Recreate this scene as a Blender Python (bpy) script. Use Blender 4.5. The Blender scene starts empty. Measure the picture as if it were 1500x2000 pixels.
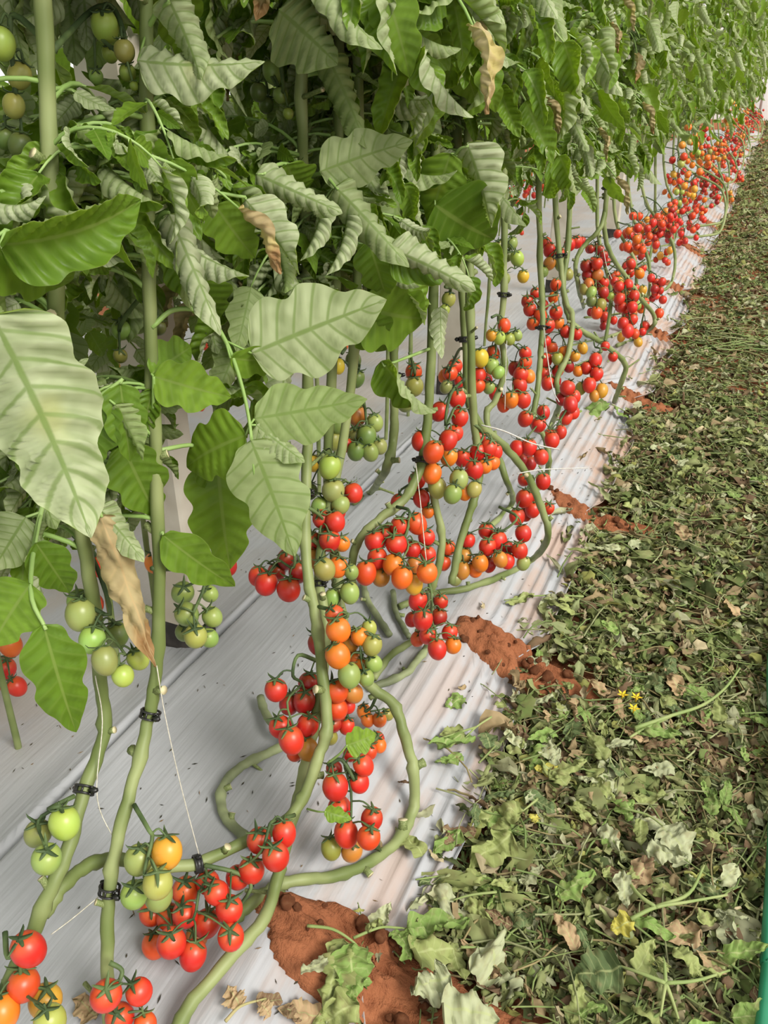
import bpy, math, random
import numpy as np
from mathutils import Vector, Matrix, noise

# ------------------------------------------------------------------ camera, sky, light, exposure
SC = bpy.context.scene
COL = SC.collection
FPX = 1600.0                      # focal length in pixels of the 1500 x 2000 frame
CAMZ = 1.2
PITCH = math.atan((1000 - 120) / FPX)
YAW = math.atan(800 * math.cos(PITCH) / FPX)
cam_d = bpy.data.cameras.new('camera'); cam = bpy.data.objects.new('camera', cam_d); COL.objects.link(cam)
cam_d.sensor_fit = 'HORIZONTAL'; cam_d.sensor_width = 36.0; cam_d.lens = 36.0 * FPX / 1500.0
cam_d.clip_start = 0.02; cam_d.clip_end = 200
cam.location = (0, 0, CAMZ); cam.rotation_euler = (math.pi / 2 - PITCH, 0, YAW)
SC.camera = cam

w = bpy.data.worlds.new('overcast_sky'); SC.world = w; w.use_nodes = True
wn = w.node_tree.nodes; wl = w.node_tree.links
bg = wn['Background']; bg.inputs['Color'].default_value = (1.0, 0.98, 0.93, 1); bg.inputs['Strength'].default_value = 1.0

sun_d = bpy.data.lights.new('sun', 'SUN'); sun = bpy.data.objects.new('sun', sun_d); COL.objects.link(sun)
sun_d.energy = 3.4; sun_d.angle = math.radians(25); sun_d.color = (1.0, 0.96, 0.88)
sun.rotation_euler = (math.radians(14), math.radians(48), 0); sun.location = (3, -2, 6)   # soft daylight from the path side

SC.view_settings.view_transform = 'Standard'; SC.view_settings.look = 'None'
SC.view_settings.gamma = 1.0; SC.view_settings.use_curve_mapping = False
SC.view_settings.exposure = 0.25
SC.cycles.max_bounces = 4; SC.cycles.diffuse_bounces = 3; SC.cycles.glossy_bounces = 2; SC.cycles.transmission_bounces = 3

R = random.Random(7)
NR = np.random.RandomState(11)
U = R.uniform

# ------------------------------------------------------------------ projection helpers (photo pixel + distance -> place in the world)
F3 = np.array([-math.sin(YAW) * math.cos(PITCH), math.cos(YAW) * math.cos(PITCH), -math.sin(PITCH)])
R3 = np.array([math.cos(YAW), math.sin(YAW), 0.0])
U3 = np.cross(R3, F3)
C3 = np.array([0, 0, CAMZ])
def ray(x, y): return F3 + R3 * ((x - 750) / FPX) + U3 * ((1000 - y) / FPX)
def at(x, y, t): return C3 + ray(x, y) * t
def onz(x, y, z):
    d = ray(x, y); return C3 + d * ((z - CAMZ) / d[2])
def project(p):
    v = np.asarray(p) - C3; z = v @ F3
    return 750 + FPX * (v @ R3) / z, 1000 - FPX * (v @ U3) / z, z

# ------------------------------------------------------------------ object helpers
def props(o, label=None, cat=None, group=None, kind=None):
    if label: o['label'] = label
    if cat: o['category'] = cat
    if group: o['group'] = group
    if kind: o['kind'] = kind
    return o
def link(name, mesh, parent=None, mat=None, matrix=None):
    o = bpy.data.objects.new(name, mesh); COL.objects.link(o)
    if mat is not None and mesh is not None and not mesh.materials: mesh.materials.append(mat)
    if parent is not None: o.parent = parent
    if matrix is not None: o.matrix_basis = matrix
    return o
def empty(name, loc):
    o = bpy.data.objects.new(name, None); COL.objects.link(o); o.location = loc; o.empty_display_size = 0.05
    return o

class MB:
    """collects vertices and faces of one mesh"""
    def __init__(s): s.v = []; s.f = []; s.m = []; s.n = 0
    def add(s, v, f, mi=0):
        s.v.append(np.asarray(v, float).reshape(-1, 3)); s.f += [tuple(i + s.n for i in q) for q in f]
        s.m += [mi] * len(f); s.n += len(s.v[-1])
    def mesh(s, name, mats, off=(0, 0, 0), smooth=True):
        me = bpy.data.meshes.new(name)
        v = np.concatenate(s.v) - np.asarray(off)
        me.from_pydata(v.tolist(), [], s.f)
        for m in mats: me.materials.append(m)
        if len(mats) > 1: me.polygons.foreach_set('material_index', s.m)
        if smooth: me.polygons.foreach_set('use_smooth', [True] * len(s.f))
        me.update(); return me

def catmull(P, per=5):
    P = np.asarray(P, float)
    if len(P) < 3: return np.array([P[0] + (P[-1] - P[0]) * k / per for k in range(per + 1)])
    Q = np.vstack([2 * P[0] - P[1], P, 2 * P[-1] - P[-2]]); out = []
    for i in range(1, len(Q) - 2):
        a, b, c, d = Q[i - 1], Q[i], Q[i + 1], Q[i + 2]
        for k in range(per):
            t = k / per
            out.append(.5 * (2 * b + (c - a) * t + (2 * a - 5 * b + 4 * c - d) * t * t + (3 * b - a - 3 * c + d) * t ** 3))
    out.append(P[-1]); return np.array(out)

def tube(mb, P, r, sides=8, mi=0, cap=True, capmi=None):
    P = np.asarray(P, float); n = len(P)
    if np.linalg.norm(P[-1] - P[0]) < 1e-5 and n < 8: return
    r = np.full(n, r) if np.isscalar(r) else np.interp(np.linspace(0, 1, n), np.linspace(0, 1, len(r)), r)
    T = np.gradient(P, axis=0); T /= np.linalg.norm(T, axis=1)[:, None] + 1e-9
    a = np.array([0.31, 0.2, 0.93]); A = np.cross(T[0], a)
    if np.linalg.norm(A) < .1: A = np.cross(T[0], [1, 0, 0])
    A /= np.linalg.norm(A); ang = np.arange(sides) * 2 * math.pi / sides; V = []
    for i in range(n):
        A = A - T[i] * (A @ T[i]); A /= np.linalg.norm(A) + 1e-9; B = np.cross(T[i], A)
        V.append(P[i] + r[i] * (np.cos(ang)[:, None] * A + np.sin(ang)[:, None] * B))
    V = np.concatenate(V); f = []
    for i in range(n - 1):
        for k in range(sides):
            k2 = (k + 1) % sides
            f.append((i * sides + k, i * sides + k2, (i + 1) * sides + k2, (i + 1) * sides + k))
    base = mb.n
    mb.add(V, f, mi)
    if cap:
        caps = [tuple(range(base + sides - 1, base - 1, -1)), tuple(range(base + (n - 1) * sides, base + n * sides))]
        mb.f += caps; mb.m += [mi if capmi is None else capmi] * 2

def align_y(d, upv=(0, 0, 1), roll=0.0):
    """rotation whose local y follows d and whose local z is as close to upv as it can be"""
    y = Vector(d).normalized(); u = Vector(upv)
    x = y.cross(u)
    if x.length < .05: x = y.cross(Vector((1, .2, 0)))
    x.normalize(); z = x.cross(y)
    m = Matrix((x, y, z)).transposed().to_4x4()
    return m @ Matrix.Rotation(roll, 4, 'Y')
def align_z(d, yaw=0.0):
    z = Vector(d).normalized(); x = Vector((0.3, 1, 0.1)).cross(z).normalized(); y = z.cross(x)
    return Matrix((x, y, z)).transposed().to_4x4() @ Matrix.Rotation(yaw, 4, 'Z')
def TRS(p, rot, s):
    if np.isscalar(s): s = (s, s, s)
    return Matrix.Translation(Vector(p)) @ rot @ Matrix.Diagonal((s[0], s[1], s[2], 1))

# ------------------------------------------------------------------ materials
class NT:
    def __init__(s, name):
        s.m = bpy.data.materials.new(name); s.m.use_nodes = True; s.t = s.m.node_tree
        s.b = s.t.nodes['Principled BSDF']; s.out = s.t.nodes['Material Output']
    def n(s, typ, **kw):
        o = s.t.nodes.new(typ)
        for k, v in kw.items(): setattr(o, k, v)
        return o
    def l(s, a, b): s.t.links.new(a, b)
    def val(s, sock, x):
        if hasattr(x, 'is_output'): s.l(x, sock)
        else: sock.default_value = x
    def math(s, op, a, b=0.0):
        o = s.n('ShaderNodeMath', operation=op); s.val(o.inputs[0], a); s.val(o.inputs[1], b); return o.outputs[0]
    def mix(s, f, a, b, blend='MIX'):
        o = s.n('ShaderNodeMix', data_type='RGBA', blend_type=blend); s.val(o.inputs[0], f)
        for i, x in ((6, a), (7, b)):
            if hasattr(x, 'is_output'): s.l(x, o.inputs[i])
            else: o.inputs[i].default_value = (*x, 1)
        return o.outputs[2]
    def noise(s, scale, coord=None, detail=3, rough=.55):
        o = s.n('ShaderNodeTexNoise'); o.inputs['Scale'].default_value = scale; o.inputs['Detail'].default_value = detail
        o.inputs['Roughness'].default_value = rough
        if coord is not None: s.l(coord, o.inputs['Vector'])
        return o.outputs['Fac']
    def ramp(s, f, stops):
        o = s.n('ShaderNodeValToRGB'); s.l(f, o.inputs[0]); e = o.color_ramp.elements
        while len(e) < len(stops): e.new(.5)
        for q, (p, c) in zip(e, stops): q.position = p; q.color = (*c, 1)
        return o.outputs[0]
    def step(s, f, a, b):
        o = s.n('ShaderNodeMapRange', interpolation_type='SMOOTHSTEP'); s.l(f, o.inputs[0])
        o.inputs[1].default_value = a; o.inputs[2].default_value = b; return o.outputs[0]
    def bump(s, h, strength, dist):
        o = s.n('ShaderNodeBump'); o.inputs['Strength'].default_value = strength; o.inputs['Distance'].default_value = dist
        s.l(h, o.inputs['Height']); s.l(o.outputs[0], s.b.inputs['Normal'])
    def coord(s, which='Object'): return s.n('ShaderNodeTexCoord').outputs[which]

def leaf_material(name, c0, c1, vein_shade, yellow, dry, transl, rough, ylo=.62, drylo=.74, vs=.45):
    q = NT(name); info = q.n('ShaderNodeObjectInfo'); rnd = info.outputs['Random']
    uv = q.n('ShaderNodeUVMap').outputs[0]; sep = q.n('ShaderNodeSeparateXYZ'); q.l(uv, sep.inputs[0])
    u, v = sep.outputs[0], sep.outputs[1]
    av = q.math('ABSOLUTE', q.math('SUBTRACT', v, .5))
    col = q.mix(rnd, c0, c1)
    # blotches: tone and yellowing, shifted from leaf to leaf
    cmb = q.n('ShaderNodeVectorMath', operation='ADD'); q.l(q.coord('Object'), cmb.inputs[0])
    sc = q.n('ShaderNodeVectorMath', operation='SCALE'); sc.inputs[0].default_value = (9.1, 5.3, 3.7); q.l(rnd, sc.inputs['Scale']); q.l(sc.outputs[0], cmb.inputs[1])
    n1 = q.noise(7, cmb.outputs[0], 1); n2 = q.noise(2.2, cmb.outputs[0], 0)
    col = q.mix(q.math('MULTIPLY', q.step(n1, .35, .7), .45), col, tuple(x * .62 for x in c0))
    col = q.mix(q.math('MULTIPLY', q.step(n2, ylo, ylo + .14), .75), col, yellow)
    edge = q.math('MULTIPLY', q.math('ADD', q.math('MULTIPLY', u, .55), q.math('MULTIPLY', n2, .6)), 1.0)
    col = q.mix(q.step(edge, drylo, drylo + .12), col, dry)
    # side veins and midrib; on undersides the dark lines paint in furrow shade
    ph = q.math('FRACT', q.math('SUBTRACT', q.math('MULTIPLY', u, 8.0), q.math('MULTIPLY', av, 2.2)))
    side = q.math('SUBTRACT', 1.0, q.step(q.math('ABSOLUTE', q.math('SUBTRACT', ph, .5)), .03, .14))
    mid = q.math('SUBTRACT', 1.0, q.step(av, .012, .035))
    vv = q.math('MAXIMUM', q.math('MULTIPLY', side, vs), mid)
    col = q.mix(q.math('MULTIPLY', vv, .8), col, vein_shade)
    q.l(col, q.b.inputs['Base Color']); q.b.inputs['Roughness'].default_value = rough
    q.b.inputs['Specular IOR Level'].default_value = .3
    tr = q.n('ShaderNodeBsdfTranslucent'); q.l(q.mix(.6, col, (.62, .80, .10)), tr.inputs[0])
    ms = q.n('ShaderNodeMixShader'); ms.inputs[0].default_value = transl
    q.l(q.b.outputs[0], ms.inputs[1]); q.l(tr.outputs[0], ms.inputs[2]); q.l(ms.outputs[0], q.out.inputs[0])
    return q.m

M_TOP = leaf_material('leaf_upper_side', (.125, .235, .026), (.25, .40, .05), (.28, .38, .09), (.48, .44, .06), (.42, .25, .08), .55, .40, .80, .97, .3)
M_UND = leaf_material('leaf_underside', (.32, .41, .15), (.62, .66, .44), (.19, .28, .07), (.52, .50, .15), (.50, .36, .16), .48, .55, .80, .97, .85)  # dark line colour stands in for shade in the furrows between bulges
M_DRY = leaf_material('dried_leaf', (.40, .30, .15), (.50, .42, .22), (.50, .36, .18), (.50, .42, .14), (.30, .17, .07), .25, .7)

def simple(name, c0, c1, scale, rough=.6, bump=.2, dist=.002, spec=.3):
    q = NT(name); co = q.coord('Object'); n = q.noise(scale, co, 2)
    q.l(q.mix(q.step(n, .35, .68), c0, c1), q.b.inputs['Base Color']); q.b.inputs['Roughness'].default_value = rough
    q.b.inputs['Specular IOR Level'].default_value = spec
    if bump: q.bump(q.noise(scale * 5, co, 1), bump, dist)
    return q.m
M_STEM = simple('green_stem', (.125, .165, .048), (.25, .29, .12), 9, .5, .3, .002)
M_OLD = simple('older_stem', (.12, .14, .075), (.27, .31, .16), 14, .6, .5, .003)
M_CUT = simple('cut_stub_face', (.62, .58, .38), (.50, .42, .22), 60, .7, 0)
M_PET = simple('leaf_stalk', (.20, .32, .08), (.30, .42, .15), 12, .5, .15)
M_CAL = simple('calyx_green', (.045, .075, .028), (.11, .16, .055), 25, .6, 0)
M_CLIP = simple('black_plastic', (.008, .008, .008), (.02, .02, .02), 20, .35, 0, spec=.5)
M_TWINE = simple('pale_twine', (.58, .56, .48), (.42, .40, .32), 200, .8, .3)
M_STRING = simple('white_string', (.60, .59, .55), (.48, .46, .41), 200, .6, 0)
M_POST = simple('weathered_post', (.46, .41, .33), (.60, .56, .48), 7, .8, .4, .003)
M_FOOT = simple('tarred_post_foot', (.03, .027, .025), (.07, .06, .055), 20, .8, .3)
M_HOSE = simple('green_hose_plastic', (.012, .16, .075), (.02, .22, .11), 9, .35, 0, spec=.5)
M_PETAL = simple('yellow_petal', (.75, .55, .03), (.65, .45, .02), 40, .6, 0)
M_LSTALK = simple('wilted_stalk', (.20, .27, .085), (.29, .33, .13), 15, .6, .15)
M_STRAW = simple('dry_stalk', (.38, .32, .16), (.26, .27, .10), 20, .7, .2)

def tomato_material():
    q = NT('tomato_skin'); info = q.n('ShaderNodeObjectInfo')
    co = q.coord('Object'); n = q.noise(1.6, co, 0)
    sep = q.n('ShaderNodeSeparateXYZ'); q.l(co, sep.inputs[0])
    col = info.outputs['Color']
    col = q.mix(q.math('MULTIPLY', q.step(n, .4, .75), .15), col, (.55, .22, .03), 'SOFT_LIGHT')
    up = q.step(sep.outputs[2], .15, .55)
    col = q.mix(q.math('MULTIPLY', up, .16), col, (.40, .32, .05))
    q.l(col, q.b.inputs['Base Color']); q.b.inputs['Roughness'].default_value = .36
    q.b.inputs['Specular IOR Level'].default_value = .45
    q.b.inputs['Subsurface Weight'].default_value = .0
    return q.m
M_TOM = tomato_material()

def soil_material():
    q = NT('red_soil'); co = q.coord('Object')
    n = q.noise(3, co, 5); n2 = q.noise(45, co, 5, .65)
    col = q.ramp(n, [(.3, (.23, .085, .040)), (.55, (.33, .125, .058)), (.75, (.42, .19, .095))])
    col = q.mix(q.math('MULTIPLY', q.step(n2, .45, .75), .5), col, (.17, .058, .028))
    q.l(col, q.b.inputs['Base Color']); q.b.inputs['Roughness'].default_value = .95; q.b.inputs['Specular IOR Level'].default_value = .1
    q.bump(n2, .9, .012); return q.m
M_SOIL = soil_material()

def film_material():
    q = NT('white_mulch_film'); co = q.coord('Object'); sep = q.n('ShaderNodeSeparateXYZ'); q.l(co, sep.inputs[0])
    mp = q.n('ShaderNodeMapping'); mp.inputs['Scale'].default_value = (30, 2.0, 1); q.l(co, mp.inputs[0])
    streak = q.noise(1.0, mp.outputs[0], 4, .6); blot = q.noise(5, co, 4, .6)
    col = q.mix(q.noise(2.2, co, 3), (.35, .36, .38), (.41, .42, .44))
    # splashed soil along the outer edge
    edge = q.step(sep.outputs[0], -.60, -.30)
    dirt = q.math('MULTIPLY', q.step(q.math('ADD', q.math('MULTIPLY', streak, .55), q.math('MULTIPLY', blot, .55)), .46, .66), edge)
    far = q.step(sep.outputs[1], 1.0, 3.0)
    dirt = q.math('MULTIPLY', dirt, q.math('ADD', .60, q.math('MULTIPLY', far, .40)))
    col = q.mix(q.math('MULTIPLY', dirt, .75), col, (.40, .22, .12))
    back = q.math('MULTIPLY', q.step(q.math('MULTIPLY', sep.outputs[0], -1.0), .93, 1.25), q.step(blot, .35, .6))
    col = q.mix(q.math('MULTIPLY', back, .45), col, (.40, .32, .24))
    q.l(col, q.b.inputs['Base Color']); q.b.inputs['Roughness'].default_value = .42; q.b.inputs['Specular IOR Level'].default_value = .35
    mp2 = q.n('ShaderNodeMapping'); mp2.inputs['Scale'].default_value = (60, 3, 1); q.l(co, mp2.inputs[0])
    q.bump(q.noise(1.0, mp2.outputs[0], 3), .45, .006)
    return q.m
M_FILM = film_material()

def litter_material(name, dark=1.0):
    q = NT(name); at_ = q.n('ShaderNodeAttribute', attribute_name='tone'); co = q.coord('Object')
    n = q.noise(55, co, 1)
    col = q.mix(q.math('MULTIPLY', q.step(n, .4, .7), .4), at_.outputs['Color'], (.16, .13, .06))
    q.l(col, q.b.inputs['Base Color']); q.b.inputs['Roughness'].default_value = .75; q.b.inputs['Specular IOR Level'].default_value = .2
    tr = q.n('ShaderNodeBsdfTranslucent'); q.l(col, tr.inputs[0]); ms = q.n('ShaderNodeMixShader'); ms.inputs[0].default_value = .2
    q.l(q.b.outputs[0], ms.inputs[1]); q.l(tr.outputs[0], ms.inputs[2]); q.l(ms.outputs[0], q.out.inputs[0])
    return q.m
M_LIT = litter_material('wilted_litter')
def litter_obj_material():
    q = NT('wilted_leaf'); info = q.n('ShaderNodeObjectInfo'); co = q.coord('Object')
    uv = q.n('ShaderNodeUVMap').outputs[0]; sep = q.n('ShaderNodeSeparateXYZ'); q.l(uv, sep.inputs[0])
    n = q.noise(6, co, 2); col = info.outputs['Color']
    col = q.mix(q.math('MULTIPLY', q.step(n, .45, .75), .55), col, (.20, .17, .08))
    av = q.math('ABSOLUTE', q.math('SUBTRACT', sep.outputs[1], .5))
    ph = q.math('FRACT', q.math('SUBTRACT', q.math('MULTIPLY', sep.outputs[0], 8.0), q.math('MULTIPLY', av, 2.2)))
    side = q.math('SUBTRACT', 1.0, q.step(q.math('ABSOLUTE', q.math('SUBTRACT', ph, .5)), .03, .11))
    mid = q.math('SUBTRACT', 1.0, q.step(av, .012, .04))
    col = q.mix(q.math('MULTIPLY', q.math('MAXIMUM', q.math('MULTIPLY', side, .4), mid), .6), col, (.36, .40, .18))
    q.l(col, q.b.inputs['Base Color']); q.b.inputs['Roughness'].default_value = .7; q.b.inputs['Specular IOR Level'].default_value = .2
    return q.m
M_WILT = litter_obj_material()
def wall_material():
    q = NT('greenhouse_film'); co = q.coord('Object')
    col = q.mix(q.noise(.8, co, 2), (.90, .90, .90), (.96, .96, .95))
    q.l(col, q.b.inputs['Base Color']); q.b.inputs['Roughness'].default_value = .5
    tr = q.n('ShaderNodeBsdfTranslucent'); tr.inputs[0].default_value = (.97, .97, .96, 1); ms = q.n('ShaderNodeMixShader'); ms.inputs[0].default_value = .6
    q.l(q.b.outputs[0], ms.inputs[1]); q.l(tr.outputs[0], ms.inputs[2]); q.l(ms.outputs[0], q.out.inputs[0]); return q.m
M_WALL = wall_material()
M_FRAME = simple('galvanised_tube', (.45, .46, .47), (.60, .60, .60), 8, .4, 0, spec=.6)

# ------------------------------------------------------------------ the setting: soil floor, greenhouse end wall
def grid_mesh(name, xs, ys, zf, mat, off=(0, 0, 0)):
    nx, ny = len(xs), len(ys); V = []
    for y in ys:
        for x in xs: V.append((x - off[0], y - off[1], zf(x, y) - off[2]))
    f = [(j * nx + i, j * nx + i + 1, (j + 1) * nx + i + 1, (j + 1) * nx + i) for j in range(ny - 1) for i in range(nx - 1)]
    me = bpy.data.meshes.new(name); me.from_pydata(V, [], f); me.materials.append(mat)
    me.polygons.foreach_set('use_smooth', [True] * len(f)); me.update(); return me
def nz(x, y, z=0.0): return noise.noise(Vector((x, y, z)))

def soil_z(x, y):
    return .010 * nz(x * 3, y * 3, 1) + .006 * nz(x * 11, y * 11, 5) - .012
ysoil = list(np.concatenate([np.arange(-.6, 4, .05), np.arange(4, 24.01, .4)]))
xsoil = list(np.concatenate([np.arange(-7, -1.2, .3), np.arange(-1.2, 1.3, .05), np.arange(1.3, 6.1, .3)]))
props(link('floor', grid_mesh('floor', xsoil, ysoil, soil_z, M_SOIL)), 'red soil floor of the greenhouse', None, None, 'structure')

mb = MB()
for side in (0, 1):
    yy = 23.0 + side * .004
    mb.add([(-7, yy, -.05), (6, yy, -.05), (6, yy, 3.6), (-7, yy, 3.6)], [(0, 1, 2, 3)] if side == 0 else [(3, 2, 1, 0)])
wall = props(link('wall_back', mb.mesh('wall_back', [M_WALL], smooth=False)), 'bright white plastic end wall of the greenhouse', None, None, 'structure')
for x in np.arange(-6.9, 6, 1.6):
    mb = MB(); tube(mb, [(x, 22.93, -.05), (x, 22.93, 3.6)], .03, 8); link('frame_tube', mb.mesh('frame_tube', [M_FRAME]), wall)
for z in (1.9, 3.55):
    mb = MB(); tube(mb, [(-7, 22.86, z), (6, 22.86, z)], .025, 8); link('frame_tube', mb.mesh('frame_tube', [M_FRAME]), wall)

# ------------------------------------------------------------------ plastic mulch film on the bed, soil mounds holding it down
MOUND_Y = [.655, 1.43, 2.18, 3.20, 4.10, 5.05, 6.2, 7.4, 8.8, 10.4, 12.2, 14.2, 16.5]
def film_edge(y):
    e = -.265 + .03 * nz(.3, y * 1.7, 2) + .02 * nz(.3, y * 6, 9)
    for m in MOUND_Y: e -= .05 * math.exp(-((y - m) / .07) ** 2)
    return e
def film_base(x, y):
    # height of the film over the soil
    prof = np.interp(x, [-1.66, -1.40, -1.0, -.955, -.938, -.926, -.914, -.90, -.6, -.45, -.33, -.2], [.012, .03, .062, .076, .084, .058, .088, .090, .098, .09, .035, .016])
    a = float(np.interp(x, [-1.4, -.9, -.62, -.45, -.3], [.004, .0025, .0010, .005, .012]))
    wv = (1 - 2 * abs(math.sin(x * math.pi / .026 + 2.0 * nz(x * 3, y * 1.3, 3))) ** .7) * (.55 + .8 * nz(x * 7, y * 2.0, 7))
    a *= .5 + .5 * min(1.0, max(0.0, (y - .8) / 1.2))
    return prof + a * wv + .005 * nz(x * 6, y * 3, 4) + .006 * nz(x * 2.2, y * 1.3, 14)
yf = np.concatenate([np.arange(-.5, 3.2, .022), np.arange(3.2, 7, .06), np.arange(7, 18.5, .18)])
us = np.concatenate([np.linspace(0, .5, 60), np.linspace(.5, .56, 21)[1:], np.linspace(.56, .7, 22)[1:], np.linspace(.7, 1, 91)[1:]])
V = []; f = []
for y in yf:
    e = film_edge(y)
    for u in us:
        x = -1.66 + (e + 1.66) * u
        V.append((x, y, film_base(x, y) + (.006 if u == 1 else 0)))
nx = len(us)
for j in range(len(yf) - 1):
    for i in range(nx - 1): f.append((j * nx + i, j * nx + i + 1, (j + 1) * nx + i + 1, (j + 1) * nx + i))
me = bpy.data.meshes.new('mulch_film'); me.from_pydata(V, [], f); me.materials.append(M_FILM)
me.polygons.foreach_set('use_smooth', [True] * len(f)); me.update()
film = props(link('mulch_film', me), 'white plastic mulch film stretched along the near tomato bed', 'plastic film')
sd = film.modifiers.new('thickness', 'SOLIDIFY'); sd.thickness = .0016; sd.offset = -1

# film of the bed behind
def film2(x, y): return float(np.interp(x, [-3.0, -2.8, -2.5, -1.95, -1.75, -1.62], [.0, .07, .09, .09, .05, .008])) + .005 * nz(x * 8, y * 3, 8) + .002 * math.sin(x * 150 + 3 * nz(x, y * 2))
f2 = link('mulch_film', grid_mesh('mulch_film_behind', list(np.linspace(-3.0, -1.62, 50)), list(np.arange(-.5, 16, .12)), film2, M_FILM))
props(f2, 'dirty white mulch film on the bed behind the near row', 'plastic film')
sd = f2.modifiers.new('thickness', 'SOLIDIFY'); sd.thickness = .0016; sd.offset = -1

def clod_mesh(seed):
    rr = random.Random(seed); me_b = MB(); nu, nv = 9, 6; V = [(0, 0, -.5)]
    for j in range(1, nv):
        th = -math.pi / 2 + math.pi * j / nv
        for i in range(nu):
            ph = 2 * math.pi * i / nu; d = Vector((math.cos(th) * math.cos(ph), math.cos(th) * math.sin(ph), math.sin(th)))
            V.append(d * (.5 + .16 * noise.noise(d * 1.7 + Vector((seed * 3.1, 0, 0))) + rr.uniform(-.04, .04)))
    V.append((0, 0, .5)); f = []
    for i in range(nu):
        i2 = (i + 1) % nu; f.append((0, 1 + i2, 1 + i))
        for j in range(nv - 2): f.append((1 + j * nu + i, 1 + j * nu + i2, 1 + (j + 1) * nu + i2, 1 + (j + 1) * nu + i))
        f.append((1 + (nv - 2) * nu + i, 1 + (nv - 2) * nu + i2, len(V) - 1))
    me_b.add([tuple(v) for v in V], f); return me_b.mesh('clod', [M_SOIL])
CLODS = [clod_mesh(k) for k in range(5)]
def mound(cx, cy, rx, ry, h, seed, label, nclod):
    """an irregular heap of crumbly soil, elongated across the bed edge"""
    def zf(u, v):
        a = math.atan2(v, u); rr = math.hypot(u, v)
        lim = .82 + .25 * noise.noise(Vector((math.cos(a) * 1.6, math.sin(a) * 1.6, seed * 2.3)))
        p = max(0.0, 1 - (rr / lim) ** 2)
        lump = .55 + .55 * noise.noise(Vector((u * 2.6, v * 2.2, seed))) + .28 * noise.noise(Vector((u * 8, v * 5, seed))) + .16 * noise.noise(Vector((u * 19, v * 12, seed)))
        return p, lump
    n = 46; V = []; xs = np.linspace(-1, 1, n)
    for v in xs:
        for u in xs:
            p, lump = zf(u, v); x = cx + u * rx; y = cy + v * ry
            g = max(film_base(x, y) if x < film_edge(y) else 0, 0)
            z = g + h * (p ** .6) * max(.15, lump) if p > 0 else g - .012
            V.append((x - cx, y - cy, z))
    f = [(j * n + i, j * n + i + 1, (j + 1) * n + i + 1, (j + 1) * n + i) for j in range(n - 1) for i in range(n - 1)]
    # keep only the heap itself
    ph = [[zf(u, v)[0] for u in xs] for v in xs]
    f = [q for q in f if max(ph[k // n][k % n] for k in q) > 0]
    used = sorted({k for q in f for k in q}); mp = {k: i for i, k in enumerate(used)}
    me = bpy.data.meshes.new('soil_heap'); me.from_pydata([V[k] for k in used], [], [tuple(mp[k] for k in q) for q in f]); me.materials.append(M_SOIL)
    me.polygons.foreach_set('use_smooth', [True] * len(me.polygons)); me.update()
    o = link('soil_mound', me); o.location = (cx, cy, 0); props(o, label, 'soil mound', 'soil mounds along the film edge')
    rr = random.Random(seed + 50)
    for k in range(nclod):
        u, v = rr.uniform(-.9, .75), rr.uniform(-.85, .85)
        p, lump = zf(u, v)
        if p < .05: continue
        x, y = u * rx, v * ry; g = max(film_base(cx + x, cy + y) if cx + x < film_edge(cy + y) else 0, 0)
        s = rr.uniform(.008, .024) * (1.0 if rr.random() < .8 else 1.4)
        link('clod', CLODS[k % 5], o, None, TRS((x, y, g + h * p ** .6 * max(.15, lump) + s * .1), Matrix.Rotation(rr.uniform(0, 6), 4, 'Z') @ Matrix.Rotation(rr.uniform(0, 3), 4, 'X'), (s, s * rr.uniform(.8, 1.2), s * .75)))
ML = ['crumbled red soil mound nearest the camera at the film edge', 'red soil mound below the hanging red and orange tomato truss in mid row',
      'third red soil mound from the camera on the film edge', 'fourth red soil mound from the camera on the film edge',
      'fifth red soil mound from the camera on the film edge', 'sixth red soil mound from the camera on the film edge']
for k, my in enumerate(MOUND_Y):
    nearm = k < 6
    mound((-.26, -.32, -.25, -.30, -.32, -.34)[k] if nearm else -.34, my, (.26, .19, .20, .15, .14, .15)[k] if nearm else .16, (.085, .075, .06, .075, .07, .09)[k] if nearm else .10,
          (.062, .055, .04, .035, .03, .03)[k] if nearm else .03, k + 1, ML[k] if nearm else 'small far red soil mound on the mulch film edge', (42, 26, 18, 12, 6, 6)[k] if nearm else 0)

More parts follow.
